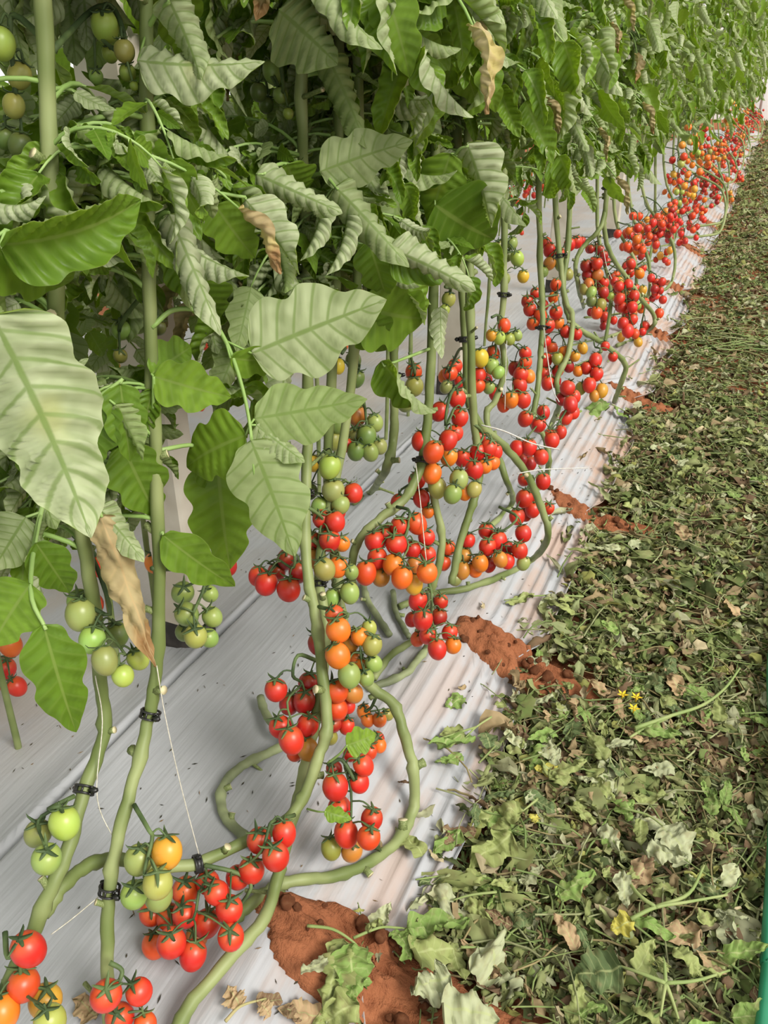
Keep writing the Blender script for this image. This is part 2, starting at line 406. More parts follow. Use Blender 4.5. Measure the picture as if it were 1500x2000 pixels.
# ------------------------------------------------------------------ leaves
def leaflet_arrays(seed, W=.56, roll=.6, bend=.5, twist=.2, quilt=.012, nu=48, nv=5, lobes=2.6, ridges=8, crumple=0.0, asym=0.0, lobeamp=.26):
    """a leaflet one unit long: outline with lobes, quilted between the side veins, margins rolled upwards"""
    rr = random.Random(seed); us = np.linspace(0, 1, nu + 1); vs = np.linspace(-1, 1, 2 * nv + 1)
    off = [rr.uniform(0, 1), rr.uniform(0, 1)]; V = np.zeros((len(us), len(vs), 3)); UV = np.zeros((len(us), len(vs), 2))
    cy, cz, b = 0.0, 0.0, 0.0
    for i, u in enumerate(us):
        bb = bend * u + .25 * crumple * math.sin(u * 9 + seed)
        if i > 0: cy += math.cos(bb) / nu; cz -= math.sin(bb) / nu
        half0 = W / 2 * (max(u, 1e-4) ** .45) * (max(1 - u, 0) ** .92) / .42
        tw = twist * u
        for j, v in enumerate(vs):
            sd_ = 0 if v < 0 else 1
            fr = (u * lobes + off[sd_]) % 1.0
            lob = 1 - lobeamp * (abs(v) ** 1.3) * min(1, (1 - u) * 4) * (.5 - .5 * math.cos(2 * math.pi * fr ** 1.5)) ** 1.4
            half = half0 * lob; s = v * half
            k = (roll * (1 + (asym if v > 0 else -asym))) / (W / 2) * (.55 + .6 * min(1, u * 1.6))
            a = k * s
            if abs(k) > 1e-3:
                x = math.sin(a) / k; z = (1 - math.cos(a)) / k
            else: x, z = s, 0
            qd = quilt * (abs(math.sin(math.pi * (u * ridges - 1.1 * abs(v)))) - .45) * min(1, abs(v) * 2.2) * min(1, (1 - u) * 5) * (1 - .75 * abs(v) ** 5)
            qd -= .010 * math.exp(-(v / .12) ** 2)
            if crumple: qd += crumple * .10 * noise.noise(Vector((u * 4 + seed * 1.7, v * 1.6, seed))) + crumple * .05 * noise.noise(Vector((u * 11, v * 4, seed * 2.0)))
            x += -math.sin(a) * qd; z += math.cos(a) * qd
            x2 = x * math.cos(tw) - z * math.sin(tw); z2 = x * math.sin(tw) + z * math.cos(tw)
            V[i, j] = (x2, cy + z2 * math.sin(bb), cz + z2 * math.cos(bb)); UV[i, j] = (u, v * .5 + .5)
    n2 = len(vs); f = [(i * n2 + j, i * n2 + j + 1, (i + 1) * n2 + j + 1, (i + 1) * n2 + j) for i in range(len(us) - 1) for j in range(n2 - 1)]
    return V.reshape(-1, 3), UV.reshape(-1, 2), f
def vnormals(V, f):
    F = np.array(f); n = np.cross(V[F[:, 2]] - V[F[:, 0]], V[F[:, 3]] - V[F[:, 1]]); N = np.zeros_like(V)
    for k in range(4): np.add.at(N, F[:, k], n)
    return N / (np.linalg.norm(N, axis=1)[:, None] + 1e-12)
def two_sided(parts, mats, name, thick=.003):
    """parts: list of (V, UV, faces); upper side in mats[0], underside in mats[1]"""
    Vs, Uu, Fs, Ms = [], [], [], []; n = 0
    for (V, UV, f, *mm) in parts:
        N = vnormals(V, f); th = thick
        Vs += [V, V - N * th]; Uu += [UV, UV]; m = len(V)
        for a, b, c, d in f: Fs += [(a + n, b + n, c + n), (a + n, c + n, d + n)]
        for a, b, c, d in f: Fs += [(c + n + m, b + n + m, a + n + m), (d + n + m, c + n + m, a + n + m)]
        Ms += [0] * (2 * len(f)) + [1] * (2 * len(f)); n += 2 * m
    Vs = np.concatenate(Vs); Uu = np.concatenate(Uu)
    me = bpy.data.meshes.new(name); me.from_pydata(Vs.tolist(), [], Fs)
    for m in mats: me.materials.append(m)
    me.polygons.foreach_set('material_index', Ms); me.polygons.foreach_set('use_smooth', [True] * len(Fs))
    uvl = me.uv_layers.new(name='UVMap'); li = np.zeros(len(me.loops), int); me.loops.foreach_get('vertex_index', li)
    uvl.data.foreach_set('uv', Uu[li].ravel()); me.update(); return me

LSPEC = {  # leaflets by how strongly they are rolled
    'flat':  [dict(W=.56, roll=.25, bend=.45, twist=.25), dict(W=.62, roll=.45, bend=.7, twist=-.3), dict(W=.5, roll=-.3, bend=.6, twist=.2), dict(W=.58, roll=.6, bend=.35, twist=.5)],
    'half':  [dict(W=.60, roll=1.6, bend=.55, twist=.6, asym=.35), dict(W=.60, roll=1.9, bend=.8, twist=-.9, asym=-.3), dict(W=.62, roll=1.4, bend=.4, twist=.5, asym=.5), dict(W=.62, roll=1.7, bend=1.0, twist=.1)],
    'tube':  [dict(W=.70, roll=2.6, bend=.5, twist=.9, asym=.2), dict(W=.68, roll=2.3, bend=.8, twist=-1.1, asym=-.25), dict(W=.74, roll=3.0, bend=.35, twist=.6), dict(W=.68, roll=2.2, bend=1.1, twist=-.6, asym=.3)],
}
LEAFLET = {}
for kind, lst in LSPEC.items():
    LEAFLET[kind] = []
    for k, d in enumerate(lst):
        LEAFLET[kind].append(two_sided([leaflet_arrays(k + 3 + 10 * len(kind), quilt=.060 if kind != 'flat' else .022, **d)], [M_TOP, M_UND], 'leaflet_' + kind))
LEAFLET['dry'] = [two_sided([leaflet_arrays(91, W=.5, roll=1.7, bend=.5, twist=.9, quilt=.05, crumple=.7)], [M_DRY, M_DRY], 'leaflet_dry')]

LEAFLET['big'] = [two_sided([leaflet_arrays(55, W=.62, roll=1.0, bend=.35, twist=.5, quilt=.075, ridges=9, asym=.3)], [M_TOP, M_UND], 'leaflet_big')]
LSPEC['big'] = [dict(W=.62)]
def pick_kind(rr):
    x = rr.random(); return 'flat' if x < .24 else ('half' if x < .50 else 'tube')

def leaf_plan(seed, Lr=.27):
    """a compound leaf in its own frame (x outwards, z up): stalk curve and leaflet transforms"""
    rr = random.Random(seed); e0 = math.radians(rr.uniform(5, 50)); e1 = math.radians(rr.uniform(-75, -20)); side = rr.uniform(-.5, .5)
    P = [np.zeros(3)]; n = 10
    for k in range(n):
        t = k / (n - 1); e = e0 + (e1 - e0) * t ** .8; a = side * t
        P.append(P[-1] + Lr / n * np.array([math.cos(e) * math.cos(a), math.cos(e) * math.sin(a), math.sin(e)]))
    P = np.array(P); out = []
    def put(t, s, L):
        i = min(int(t * n), n - 1); p = P[i] + (P[i + 1] - P[i]) * (t * n - i) if t < 1 else P[-1]
        d = P[min(i + 1, n)] - P[max(i - 1, 0)]; d /= np.linalg.norm(d)
        lat = np.cross([0, 0, 1], d); lat /= np.linalg.norm(lat) + 1e-6
        ang = math.radians(rr.uniform(45, 80)) if s else math.radians(rr.uniform(-15, 15))
        dirv = d * math.cos(ang) + lat * s * math.sin(ang) if s else d + lat * math.sin(ang)
        dirv = dirv + np.array([0, 0, -rr.uniform(.1, .75)])
        kd = pick_kind(rr); idx = rr.randrange(4)
        if rr.random() < .012: kd, idx = 'dry', 0
        stalk = .10 * L if s else 0.0
        dn = dirv / np.linalg.norm(dirv)
        out.append((kd, idx, TRS(p + dn * stalk, align_y(dirv, roll=rr.uniform(-.5, .5) if rr.random() < .45 else rr.choice((-1, 1)) * rr.uniform(1.0, 2.9)), L), p))
    for s in (-1, 1):
        put(rr.uniform(.38, .46), s, rr.uniform(.06, .085)); put(rr.uniform(.66, .76), s, rr.uniform(.08, .11))
        if rr.random() < .6: put(rr.uniform(.54, .6), s, rr.uniform(.025, .045))
        if rr.random() < .7: put(rr.uniform(.2, .3), s, rr.uniform(.045, .075))
    put(1.0, 0, rr.uniform(.10, .135))
    return P, out
NPLAN = 12
PLANS = [leaf_plan(100 + k, U(.2, .3)) for k in range(NPLAN)]
RACHIS = []; LEAFMESH = []
LOW = {k: [leaflet_arrays(i + 3 + 10 * len(k), quilt=.05, nu=18, nv=3, ridges=6, **d) for i, d in enumerate(lst)] for k, lst in LSPEC.items() if k != 'big'}
for k, (P, out) in enumerate(PLANS):
    mb = MB(); tube(mb, P, [.0034, .0026, .0016], 6)
    for kd, idx, m, p in out: tube(mb, [p, np.array(m.translation)], .0012, 5)
    RACHIS.append(mb.mesh('leaf_stalk', [M_PET]))
    # one-mesh version for plants far down the row
    parts = []
    mb2 = MB(); tube(mb2, P, [.0034, .0026, .0016], 4, cap=False); tv = np.concatenate(mb2.v); parts.append((tv, np.full((len(tv), 2), .5), mb2.f))
    for kd, idx, m, p in out:
        V, UV, f = LOW[kd if kd != 'dry' else 'tube'][idx]; M = np.array(m); parts.append((V @ M[:3, :3].T + M[:3, 3], UV, f))
    LEAFMESH.append(two_sided(parts, [M_TOP, M_UND], 'compound_leaf', .0004))

def add_leaf(plant, base, p, az, k, s, detail, tilt=0.0):
    m = TRS(np.asarray(p) - base, Matrix.Rotation(az, 4, 'Z') @ Matrix.Rotation(tilt, 4, 'X'), s)
    if detail:
        lf = link('leaf', RACHIS[k], plant, None, m)
        for kd, idx, mm, _ in PLANS[k][1]: link('leaflet', LEAFLET[kd][idx], lf, None, mm)
    else: lf = link('leaf', LEAFMESH[k], plant, None, m)
    return lf
def leaf_points(p, az, k, s):
    m = Matrix.Rotation(az, 4, 'Z'); out = []
    for kd, idx, mm, _ in PLANS[k][1]:
        for t in (0, .5, 1.0):
            v = m @ (mm @ Vector((0, t, -.3 * t * t))); out.append(np.asarray(p) + s * np.array(v))
    return out

# ------------------------------------------------------------------ tomatoes
def tomato_mesh(k, seg=20, rings=14):
    V = []; f = []; prof = []
    for j in range(rings + 1):
        th = math.pi * j / rings
        r = .5 * math.sin(th) ** (.92) * (1 + .04 * math.cos(th)); z = .57 * math.cos(th) * (1.0 if th < 2.6 else 1.0)
        if th < .45: z -= .05 * (1 - th / .45) ** 1.5
        if th > math.pi - .35 and k == 1: z -= .03 * (th - math.pi + .35) / .35
        prof.append((max(r, 0.0005), z))
    for r, z in prof:
        for i in range(seg):
            a = 2 * math.pi * i / seg; q = 1 + (.012 * math.cos(a * 3 + k) if k else 0) + .02 * math.cos(a * 2 + k)
            V.append((r * q * math.cos(a), r * q * math.sin(a), z * (1.0, 1.05, .94)[k]))
    for j in range(rings):
        for i in range(seg):
            i2 = (i + 1) % seg; f.append((j * seg + i, (j + 1) * seg + i, (j + 1) * seg + i2, j * seg + i2))
    mb = MB(); mb.add(V, f); return mb.mesh('tomato', [M_TOM])
TOM = [tomato_mesh(k) for k in range(3)]
TOMLO = [tomato_mesh(k, 12, 8) for k in range(3)]
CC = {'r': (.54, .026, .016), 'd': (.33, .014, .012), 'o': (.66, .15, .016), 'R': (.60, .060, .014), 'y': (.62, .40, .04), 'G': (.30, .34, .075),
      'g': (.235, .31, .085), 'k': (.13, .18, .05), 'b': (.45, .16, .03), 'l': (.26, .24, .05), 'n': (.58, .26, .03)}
def tone(c):
    a = CC[c]; k = U(.86, 1.14); return (a[0] * k, a[1] * k * U(.8, 1.25), a[2] * k, 1)

def sepals(mb, top, axis, D, n=5):
    A = np.array(axis); A /= np.linalg.norm(A); x = np.cross(A, [.3, .9, .2]); x /= np.linalg.norm(x); y = np.cross(A, x); a0 = U(0, 6)
    for i in range(n):
        a = a0 + i * 2 * math.pi / n + U(-.2, .2); d = x * math.cos(a) + y * math.sin(a); s = np.cross(A, d); L = D * U(.36, .62); lift = U(-.15, .75)
        pts = [top + A * .002, top + d * L * .45 + A * (.03 * D + L * lift * .10), top + d * L * .80 + A * L * lift * .38, top + d * L * (.95) + A * L * lift * .75]
        wd = [.07 * D, .062 * D, .035 * D, .004 * D]
        V = []; 
        for p, q in zip(pts, wd): V += [p - s * q, p + s * q]
        for p, q in zip(pts, wd): V += [p - s * q - A * .0009, p + s * q - A * .0009]
        f = [(2 * k, 2 * k + 1, 2 * k + 3, 2 * k + 2) for k in range(3)] + [(8 + 2 * k, 8 + 2 * k + 2, 8 + 2 * k + 3, 8 + 2 * k + 1) for k in range(3)]
        f += [(2 * k, 2 * k + 2, 8 + 2 * k + 2, 8 + 2 * k) for k in range(3)] + [(2 * k + 1, 8 + 2 * k + 1, 8 + 2 * k + 3, 2 * k + 3) for k in range(3)]
        mb.add(V, f)

def truss(plant, base, attach, toms, lo=False, via=None):
    """toms: (centre, diameter, colour code). Builds the stalk with calyxes and one object per tomato."""
    base = np.asarray(base); A = np.asarray(attach, float); items = []
    for c, D, col in toms:
        c = np.asarray(c, float); gz = film_base(c[0], c[1]) if -1.66 < c[0] < -.2 else 0.0
        hz = .57 * D; c = c.copy(); c[2] = max(c[2], gz + D * .50)
        ax = np.array([U(-.35, .35), U(-.35, .35), 1.0]); tow = A - c; tow[2] = 0
        ax[:2] += np.clip(tow[:2] * 2.0, -.35, .35); ax /= np.linalg.norm(ax)
        items.append((c, D, col, ax, c + ax * hz * .93))
    tops = np.array([i[4] for i in items]); cen = tops.mean(0); order = np.argsort(np.linalg.norm(tops - A, axis=1))
    path = [A]
    if via is not None: path += [np.asarray(v, float) for v in via]
    elif np.linalg.norm(cen - A) > .05: path.append(A * .55 + cen * .45 + np.array([0, 0, .018]))
    for g in np.array_split(order, min(3, len(order))):
        path.append(tops[g].mean(0) + np.array([0, 0, .006]))
    C = catmull(path, 4); mb = MB(); tube(mb, C, [.0034, .0026, .0016] if not lo else .003, 6 if not lo else 4)
    for c, D, col, ax, top in items:
        j = int(np.argmin(np.linalg.norm(C - (top + np.array([0, 0, .012])), axis=1))); mid = (C[j] + top) / 2 + ax * .008
        tube(mb, catmull([C[j], mid, top], 3), .0014 if not lo else .0018, 5 if not lo else 3, cap=False)
        sepals(mb, top - ax * D * .005, ax, D, 5 if not lo else 4)
    t = link('truss', mb.mesh('truss_stalk', [M_CAL], off=base), plant)
    for c, D, col, ax, top in items:
        o = link('tomato', (TOMLO if lo else TOM)[R.randrange(3)], t, None, TRS(c - base, align_z(ax, U(0, 6)), (D, D, D))); o.color = tone(col)
    return t

STUB = []
for k in range(3):
    mb = MB(); tube(mb, [(0, 0, 0), (0, 0, .6), (0, 0, 1.0)], [.5, .40, .46], 8, 0, True, 1); STUB.append(mb.mesh('pruned_stub', [M_STEM, M_CUT]))
def stem(plant, base, pts, r, mat=M_STEM, stubs=True, per=6):
    C = catmull(pts, per); n = len(C); rad = np.interp(np.linspace(0, 1, n), np.linspace(0, 1, len(r)) if not np.isscalar(r) else [0, 1], r if not np.isscalar(r) else [r, r])
    rad = .92 * rad * np.array([1 + .05 * math.sin(i * 1.1 + pts[0][0] * 50) + (.20 if i % 11 == 4 else 0) for i in range(n)])
    C = C + NR.normal(0, .0006, C.shape)
    mb = MB(); tube(mb, C, rad, 10); o = link('stem', mb.mesh('stem', [mat], off=base), plant)
    if stubs:
        acc = 0; nxt = U(.05, .12)
        for i in range(1, n - 1):
            acc += np.linalg.norm(C[i] - C[i - 1])
            if acc > nxt:
                nxt = acc + U(.07, .15); T = C[i + 1] - C[i - 1]; T /= np.linalg.norm(T); s = np.cross(T, NR.normal(size=3)); s /= np.linalg.norm(s)
                d = s + T * U(.1, .6); L = U(.008, .013) if R.random() < .75 else U(.025, .05); rr = rad[i] * U(.55, .8) if L < .02 else rad[i] * .4
                link('pruned_stub', STUB[0], o, None, TRS(C[i] - base + d * rad[i] * .55, align_z(d, U(0, 6)), (rr * 2, rr * 2, L + rad[i] * .3)))
    return C

# ------------------------------------------------------------------ hero plants of the near row, measured off the photograph
def PT(q):
    """(px, py, distance) -> world point; distance 'g' puts it on the film"""
    x, y, t = q[:3]
    if t == 'g':
        p = onz(x, y, .10); z = film_base(p[0], p[1]) if p[0] < film_edge(p[1]) else .01
        return onz(x, y, z + (q[3] if len(q) > 3 else .010))
    return at(x, y, t)
HERO = {}; HT = []
def hero(key, label, base, stems):
    b = np.asarray(PT(base), float); b[2] = max(film_base(b[0], b[1]), 0) if -1.66 < b[0] < -.2 else 0
    pl = empty('tomato_plant', b); props(pl, label, 'tomato plant', 'tomato plants of the near row')
    cs = []
    for s in stems:
        cs.append(stem(pl, b, [PT(q) for q in s['p']], s.get('r', .0085), s.get('m', M_STEM), s.get('st', True)))
    HERO[key] = (pl, b, cs)
def tr(key, attach, t, toms, via=None, dt=.012):
    pl, b, cs = HERO[key]; A = PT(attach if len(attach) > 2 else (*attach, t)); lst = []
    for i, q in enumerate(toms):
        x, y, wd, c = q[:4]
        tt = t + (q[4] if len(q) > 4 else 0) + U(-dt, dt)
        if t == 'g': pass
        lst.append((at(x, y, tt), wd * tt / FPX * 1.05, c)); HT.append((x, y, tt, wd * .5))
    truss(pl, b, A, lst, lo=t > 2.2, via=[PT(v if len(v) > 2 else (*v, t)) for v in via] if via else None)

S_ = lambda *p, **k: dict(p=p, **k)
hero('A', 'tomato plant at the left edge with green fruit beside its lower black clip', (-40, 2080, .98), [
    S_((-45, 2085, .98), (10, 1940, .98), (60, 1830, .99), (105, 1725, 1.0), (132, 1660, 1.02), (165, 1545, 1.05), (204, 1430, 1.08), (196, 1330, 1.06), (185, 1200, 1.0), (160, 1030, .93), (125, 800, .86), (108, 520, .80), (97, 280, .76), (85, 0, .72), (70, -300, .68), r=[.011, .010, .0095, .009, .008])])
hero('B', 'tall upright tomato plant with two black clips and a burnt leaf hanging beside it', (216, 2060, 1.03), [
    S_((216, 2060, 1.03), (210, 1890, 1.03), (213, 1750, 1.03), (228, 1650, 1.03), (262, 1520, 1.05), (292, 1395, 1.07), (306, 1290, 1.06), (311, 1080, 1.02), (300, 800, .96), (291, 560, .91), (287, 200, .86), (283, -200, .8), r=[.0095, .009, .009, .009, .0085, .0075])])
hero('C', 'tomato plant with a trailing stem clipped across the film into the orange and green truss', (110, 1760, 1.0), [
    S_((85, 1785, 1.0), (120, 1735, 1.02), (160, 1697, 1.05), (220, 1678, 1.08), (300, 1690, 1.11), (383, 1687, 1.13), (480, 1643, 1.17), (548, 1612, 1.20), (590, 1560, 1.22), (618, 1490, 1.23), (638, 1420, 1.24), (630, 1310, 1.25), (616, 1200, 1.28), (600, 1120, 1.30), (597, 980, 1.32), (602, 840, 1.32), (600, 600, 1.25), (590, 250, 1.1), (585, -100, 1.0), r=[.010, .0095, .009, .010, .0095, .009, .008])])
hero('D', 'tomato plant with a thick stem rising from the bottom edge beside the nearest soil mound', (340, 2030, 1.04), [
    S_((330, 2040, 1.04), (370, 1965, 1.07), (440, 1880, 1.11), (515, 1795, 1.16), (540, 1720, 1.20), (558, 1650, 1.23), (580, 1570, 1.26), (598, 1490, 1.28), (618, 1400, 1.30), (632, 1300, 1.32), (634, 1200, 1.34), (622, 1120, 1.36), (640, 1000, 1.38), (680, 800, 1.36), (700, 500, 1.25), (700, 100, 1.1), (700, -150, 1.05), r=[.0105, .010, .0095, .009, .0085, .008])])
hero('E', 'tomato plant whose bare stem loops out over the film around a long red truss', (455, 1800, 'g'), [
    S_((440, 1815, 'g'), (480, 1775, 'g'), (530, 1735, 'g', .014), (585, 1718, 'g', .014), (650, 1712, 'g', .012), (720, 1685, 'g', .012), (780, 1637, 'g', .014), (808, 1575, 'g', .022), (806, 1500, 1.42), (788, 1430, 1.45), (768, 1375, 1.46), (722, 1340, 1.46), (690, 1290, 1.42), (668, 1200, 1.42), (650, 1050, 1.42), (640, 900, 1.40), (655, 600, 1.3), (660, 250, 1.15), (665, -100, 1.1), r=[.0095, .010, .0105, .0105, .0095, .008])])
hero('F', 'tomato plant with a curled grey-green stem lying on the film behind the three red tomatoes', (490, 1650, 'g'), [
    S_((500, 1655, 'g'), (462, 1620, 'g'), (433, 1580, 'g'), (440, 1528, 'g', .014), (480, 1492, 'g', .012), (530, 1468, 'g', .012), (575, 1445, 'g', .016), (610, 1420, 'g', .03), m=M_OLD, r=.0092),
    S_((580, 1440, 'g', .03), (545, 1425, 'g', .03), (520, 1395, 'g', .016), (508, 1362, 'g', .018), m=M_OLD, r=.0085)])
hero('G', 'tomato plant with an arching bent stem over orange fruit at the centre', (750, 1250, 'g'), [
    S_((720, 1345, 'g'), (790, 1317, 'g'), (812, 1292, 'g'), (835, 1260, 'g', .02), (842, 1200, 1.62), (838, 1150, 1.62), m=M_OLD, r=.0085),
    S_((690, 1150, 1.52), (686, 1105, 1.50), (702, 1055, 1.49), (738, 1017, 1.49), (788, 976, 1.50), (815, 930, 1.51), (828, 880, 1.52), (838, 780, 1.5), (845, 600, 1.45), (850, 300, 1.35), (850, -50, 1.25), r=[.008, .0095, .0095, .0085])])
hero('H', 'tomato plant with two pale upright stems above the red truss in mid row', (745, 1290, 'g'), [
    S_((730, 1325, 'g'), (760, 1283, 'g', .012), (808, 1248, 'g', .02), (826, 1215, 1.64), (840, 1160, 1.62), (857, 1105, 1.60), (863, 1045, 1.59), (850, 985, 1.58), (835, 900, 1.58), r=.0082),
    S_((882, 1140, 1.66), (898, 1065, 1.66), (915, 1010, 1.66), (930, 960, 1.66), (938, 900, 1.66), (925, 820, 1.62), (920, 650, 1.55), (915, 400, 1.5), (915, 0, 1.4), r=.0085)])
hero('I', 'tomato plant whose long stem bows out over the film under red fruit', (850, 1165, 'g'), [
    S_((780, 1185, 'g'), (840, 1160, 'g'), (915, 1148, 'g'), (985, 1122, 'g', .014), (1040, 1092, 'g', .02), (1070, 1050, 1.86), (1060, 1000, 1.82), (1032, 932, 1.78), (985, 872, 1.72), (938, 830, 1.68), (915, 780, 1.66), (911, 690, 1.63), (904, 580, 1.6), (895, 400, 1.55), (890, 100, 1.45), r=[.0085, .0085, .0088, .0088, .009, .009])])
hero('J', 'tomato plant behind the two pale leaves with a cluster of unripe dark green fruit', (690, 980, 'g'), [
    S_((690, 982, 'g'), (725, 960, 'g', .014), (752, 920, 1.66), (768, 860, 1.64), (770, 790, 1.62), (770, 690, 1.6), (772, 560, 1.55), (770, 300, 1.45), (770, -50, 1.3), r=[.0095, .010, .009, .0085]),
    S_((708, 1135, 'g'), (718, 1172, 'g'), (738, 1205, 'g'), (762, 1240, 'g'), m=M_OLD, r=.008),
    S_((768, 1155, 'g'), (772, 1190, 'g'), (785, 1220, 'g'), (800, 1245, 'g'), m=M_OLD, r=.007)])
hero('K', 'tomato plant right of the second post with yellow and red trusses', (960, 1000, 'g'), [
    S_((950, 1035, 'g'), (1000, 985, 'g'), (990, 940, 2.0), (965, 870, 2.02), (950, 810, 2.02), (968, 780, 2.02), (985, 720, 2.0), (978, 640, 1.98), (985, 560, 1.95), (985, 420, 1.9), (985, 100, 1.8), r=.0085)])
hero('L', 'tomato plant with a stem rising past a white string above tightly packed red fruit', (1060, 960, 'g'), [
    S_((1020, 985, 'g'), (1060, 945, 'g'), (1072, 900, 2.22), (1062, 850, 2.22), (1040, 830, 2.22), (1050, 760, 2.24), (1055, 700, 2.25), (1060, 620, 2.25), (1055, 500, 2.2), (1050, 200, 2.05), (1050, -50, 2.0), r=.0085)])
hero('M', 'tomato plant with a pale stem snaking down to the white film corner beside the litter', (1085, 810, 'g'), [
    S_((1075, 835, 'g'), (1092, 790, 2.45), (1088, 740, 2.45), (1110, 690, 2.45), (1118, 620, 2.48), (1105, 590, 2.5), (1095, 520, 2.5), (1085, 400, 2.45), (1080, 150, 2.35), (1080, -50, 2.3), r=.009)])
hero('N', 'tomato plant whose stem hangs out to a short upright foot beside a hanging red truss', (1200, 790, 'g'), [
    S_((1200, 785, 'g'), (1212, 750, 2.88), (1222, 715, 2.82), (1200, 688, 2.76), (1160, 660, 2.70), (1125, 638, 2.66), (1110, 615, 2.66), (1100, 560, 2.66), (1110, 470, 2.66), (1115, 300, 2.6), (1115, 50, 2.5), r=.0098)])
hero('O', 'tomato plant whose thin stem sweeps out to the path beside a single fallen tomato', (1215, 672, 'g'), [
    S_((1205, 675, 'g'), (1240, 662, 'g'), (1272, 640, 3.35), (1278, 618, 3.3), (1250, 580, 3.2), (1215, 530, 3.1), (1190, 490, 3.05), (1180, 440, 3.0), (1185, 370, 2.95), (1178, 250, 2.9), (1175, 50, 2.8), r=.0095)])
hero('P', 'tomato plant with a dense column of brownish ripening fruit behind a white string', (1130, 640, 'g'), [
    S_((1140, 600, 'g'), (1130, 560, 3.0), (1125, 510, 3.0), (1145, 475, 3.0), (1165, 455, 2.98), (1180, 420, 2.98), (1190, 300, 2.95), (1195, 60, 2.9), r=.009)])

tr('A', (145, 1555, 1.03), 1.0, [(74, 1628, 50, 'g', .03), (126, 1608, 57, 'G'), (91, 1678, 56, 'g', -.02)], via=[(95, 1580)])
tr('A', (10, 1820, .97), .95, [(56, 1854, 62, 'r'), (46, 1924, 58, 'R', .03), (6, 1976, 60, 'o'), (88, 1955, 60, 'y', .04), (98, 1995, 58, 'G', -.01)], via=[(15, 1870)])
tr('B', (214, 1880, 1.0), 1.0, [(207, 1945, 58, 'r'), (272, 1937, 48, 'r', .02), (234, 1986, 52, 'r', .03), (284, 2000, 42, 'R', .04)], via=[(238, 1895)])
tr('B', (262, 1572, 1.03), 1.0, [(326, 1664, 57, 'n'), (270, 1680, 52, 'g', .02), (308, 1726, 56, 'G', -.02), (262, 1748, 50, 'g', .01), (310, 1750, 52, 'g', .04)], via=[(290, 1620)])
tr('C', (400, 1690, 1.12), 1.13, [(362, 1740, 50, 'R'), (406, 1724, 44, 'r'), (424, 1744, 45, 'r', -.02), (448, 1776, 50, 'r', -.02), (296, 1784, 46, 'R', .03), (328, 1790, 45, 'R', .03), (362, 1786, 48, 'r', .0),
   (404, 1804, 50, 'r'), (451, 1830, 50, 'r', -.03), (302, 1846, 46, 'R', .0), (335, 1842, 54, 'r', -.04), (377, 1866, 50, 'r', -.05), (384, 1830, 40, 'b', .02)], via=[(465, 1706), (490, 1735), (440, 1790)])
tr('C', (575, 1592, 1.19), 1.14, [(506, 1642, 46, 'r'), (555, 1628, 45, 'r'), (539, 1674, 50, 'r', -.02), (491, 1700, 48, 'r', -.01), (464, 1714, 44, 'r', .02)])
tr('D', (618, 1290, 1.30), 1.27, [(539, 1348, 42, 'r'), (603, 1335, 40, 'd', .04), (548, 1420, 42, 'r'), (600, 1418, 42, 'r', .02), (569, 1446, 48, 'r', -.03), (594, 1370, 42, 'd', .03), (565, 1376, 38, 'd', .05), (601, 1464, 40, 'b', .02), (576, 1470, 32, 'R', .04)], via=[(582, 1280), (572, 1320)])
tr('C', (622, 1185, 1.28), 1.25, [(661, 1231, 46, 'o', -.02), (660, 1281, 46, 'o', -.03), (622, 1258, 40, 'd', .08), (703, 1244, 34, 'o', .01), (684, 1256, 34, 'b', .03), (727, 1260, 38, 'G'), (721, 1227, 28, 'G', .02), (682, 1319, 42, 'g', -.03), (730, 1296, 32, 'g'), (715, 1324, 32, 'g'), (694, 1288, 28, 'o', .03), (707, 1298, 26, 'o', .02), (655, 1202, 36, 'R', .02)], via=[(680, 1200)])
tr('C', (632, 1330, 1.27), 1.28, [(657, 1350, 44, 'R', -.02), (657, 1384, 44, 'R', .0), (690, 1354, 36, 'b'), (679, 1378, 30, 'r', .02), (651, 1414, 32, 'd', .02), (677, 1418, 30, 'r', .02), (644, 1440, 30, 'l', .03)])
tr('E', (735, 1360, 1.5), 1.53, [(711, 1390, 27, 'o'), (718, 1406, 26, 'o', -.01), (741, 1406, 27, 'o', -.01), (757, 1396, 22, 'l', .02)])
tr('E', (700, 1425, 1.42), 1.45, [(737, 1444, 28, 'r', .02), (741, 1456, 27, 'o'), (721, 1468, 30, 'R', -.02)])
tr('C', (640, 1495, 1.22), 1.22, [(710, 1495, 38, 'r'), (655, 1537, 48, 'r', -.02), (701, 1528, 38, 'r', .02), (664, 1581, 46, 'r', .02), (726, 1600, 42, 'r'), (676, 1629, 46, 'r', -.01), (720, 1636, 44, 'R', -.02), (647, 1657, 38, 'l', .02), (687, 1662, 40, 'b', .02), (653, 1502, 30, 'd', .04), (684, 1474, 26, 'r', .05)], via=[(668, 1484), (692, 1525)])
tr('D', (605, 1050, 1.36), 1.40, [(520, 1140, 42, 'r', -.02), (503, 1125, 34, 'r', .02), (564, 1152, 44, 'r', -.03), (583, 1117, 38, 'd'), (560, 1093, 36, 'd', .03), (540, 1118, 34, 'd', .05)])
tr('C', (597, 990, 1.31), 1.36, [(644, 1056, 40, 'r'), (655, 1019, 36, 'r'), (628, 1014, 34, 'r', .02), (581, 1019, 32, 'r', .04), (612, 1056, 32, 'd', .03), (668, 1062, 30, 'o', .02), (618, 1091, 36, 'b', .03), (660, 1108, 38, 'o', .0), (634, 1112, 40, 'G', -.04), (686, 1117, 28, 'g')])
tr('E', (655, 1130, 1.42), 1.38, [(683, 1158, 36, 'g'), (650, 1168, 32, 'g'), (656, 1203, 34, 'r', .02)])
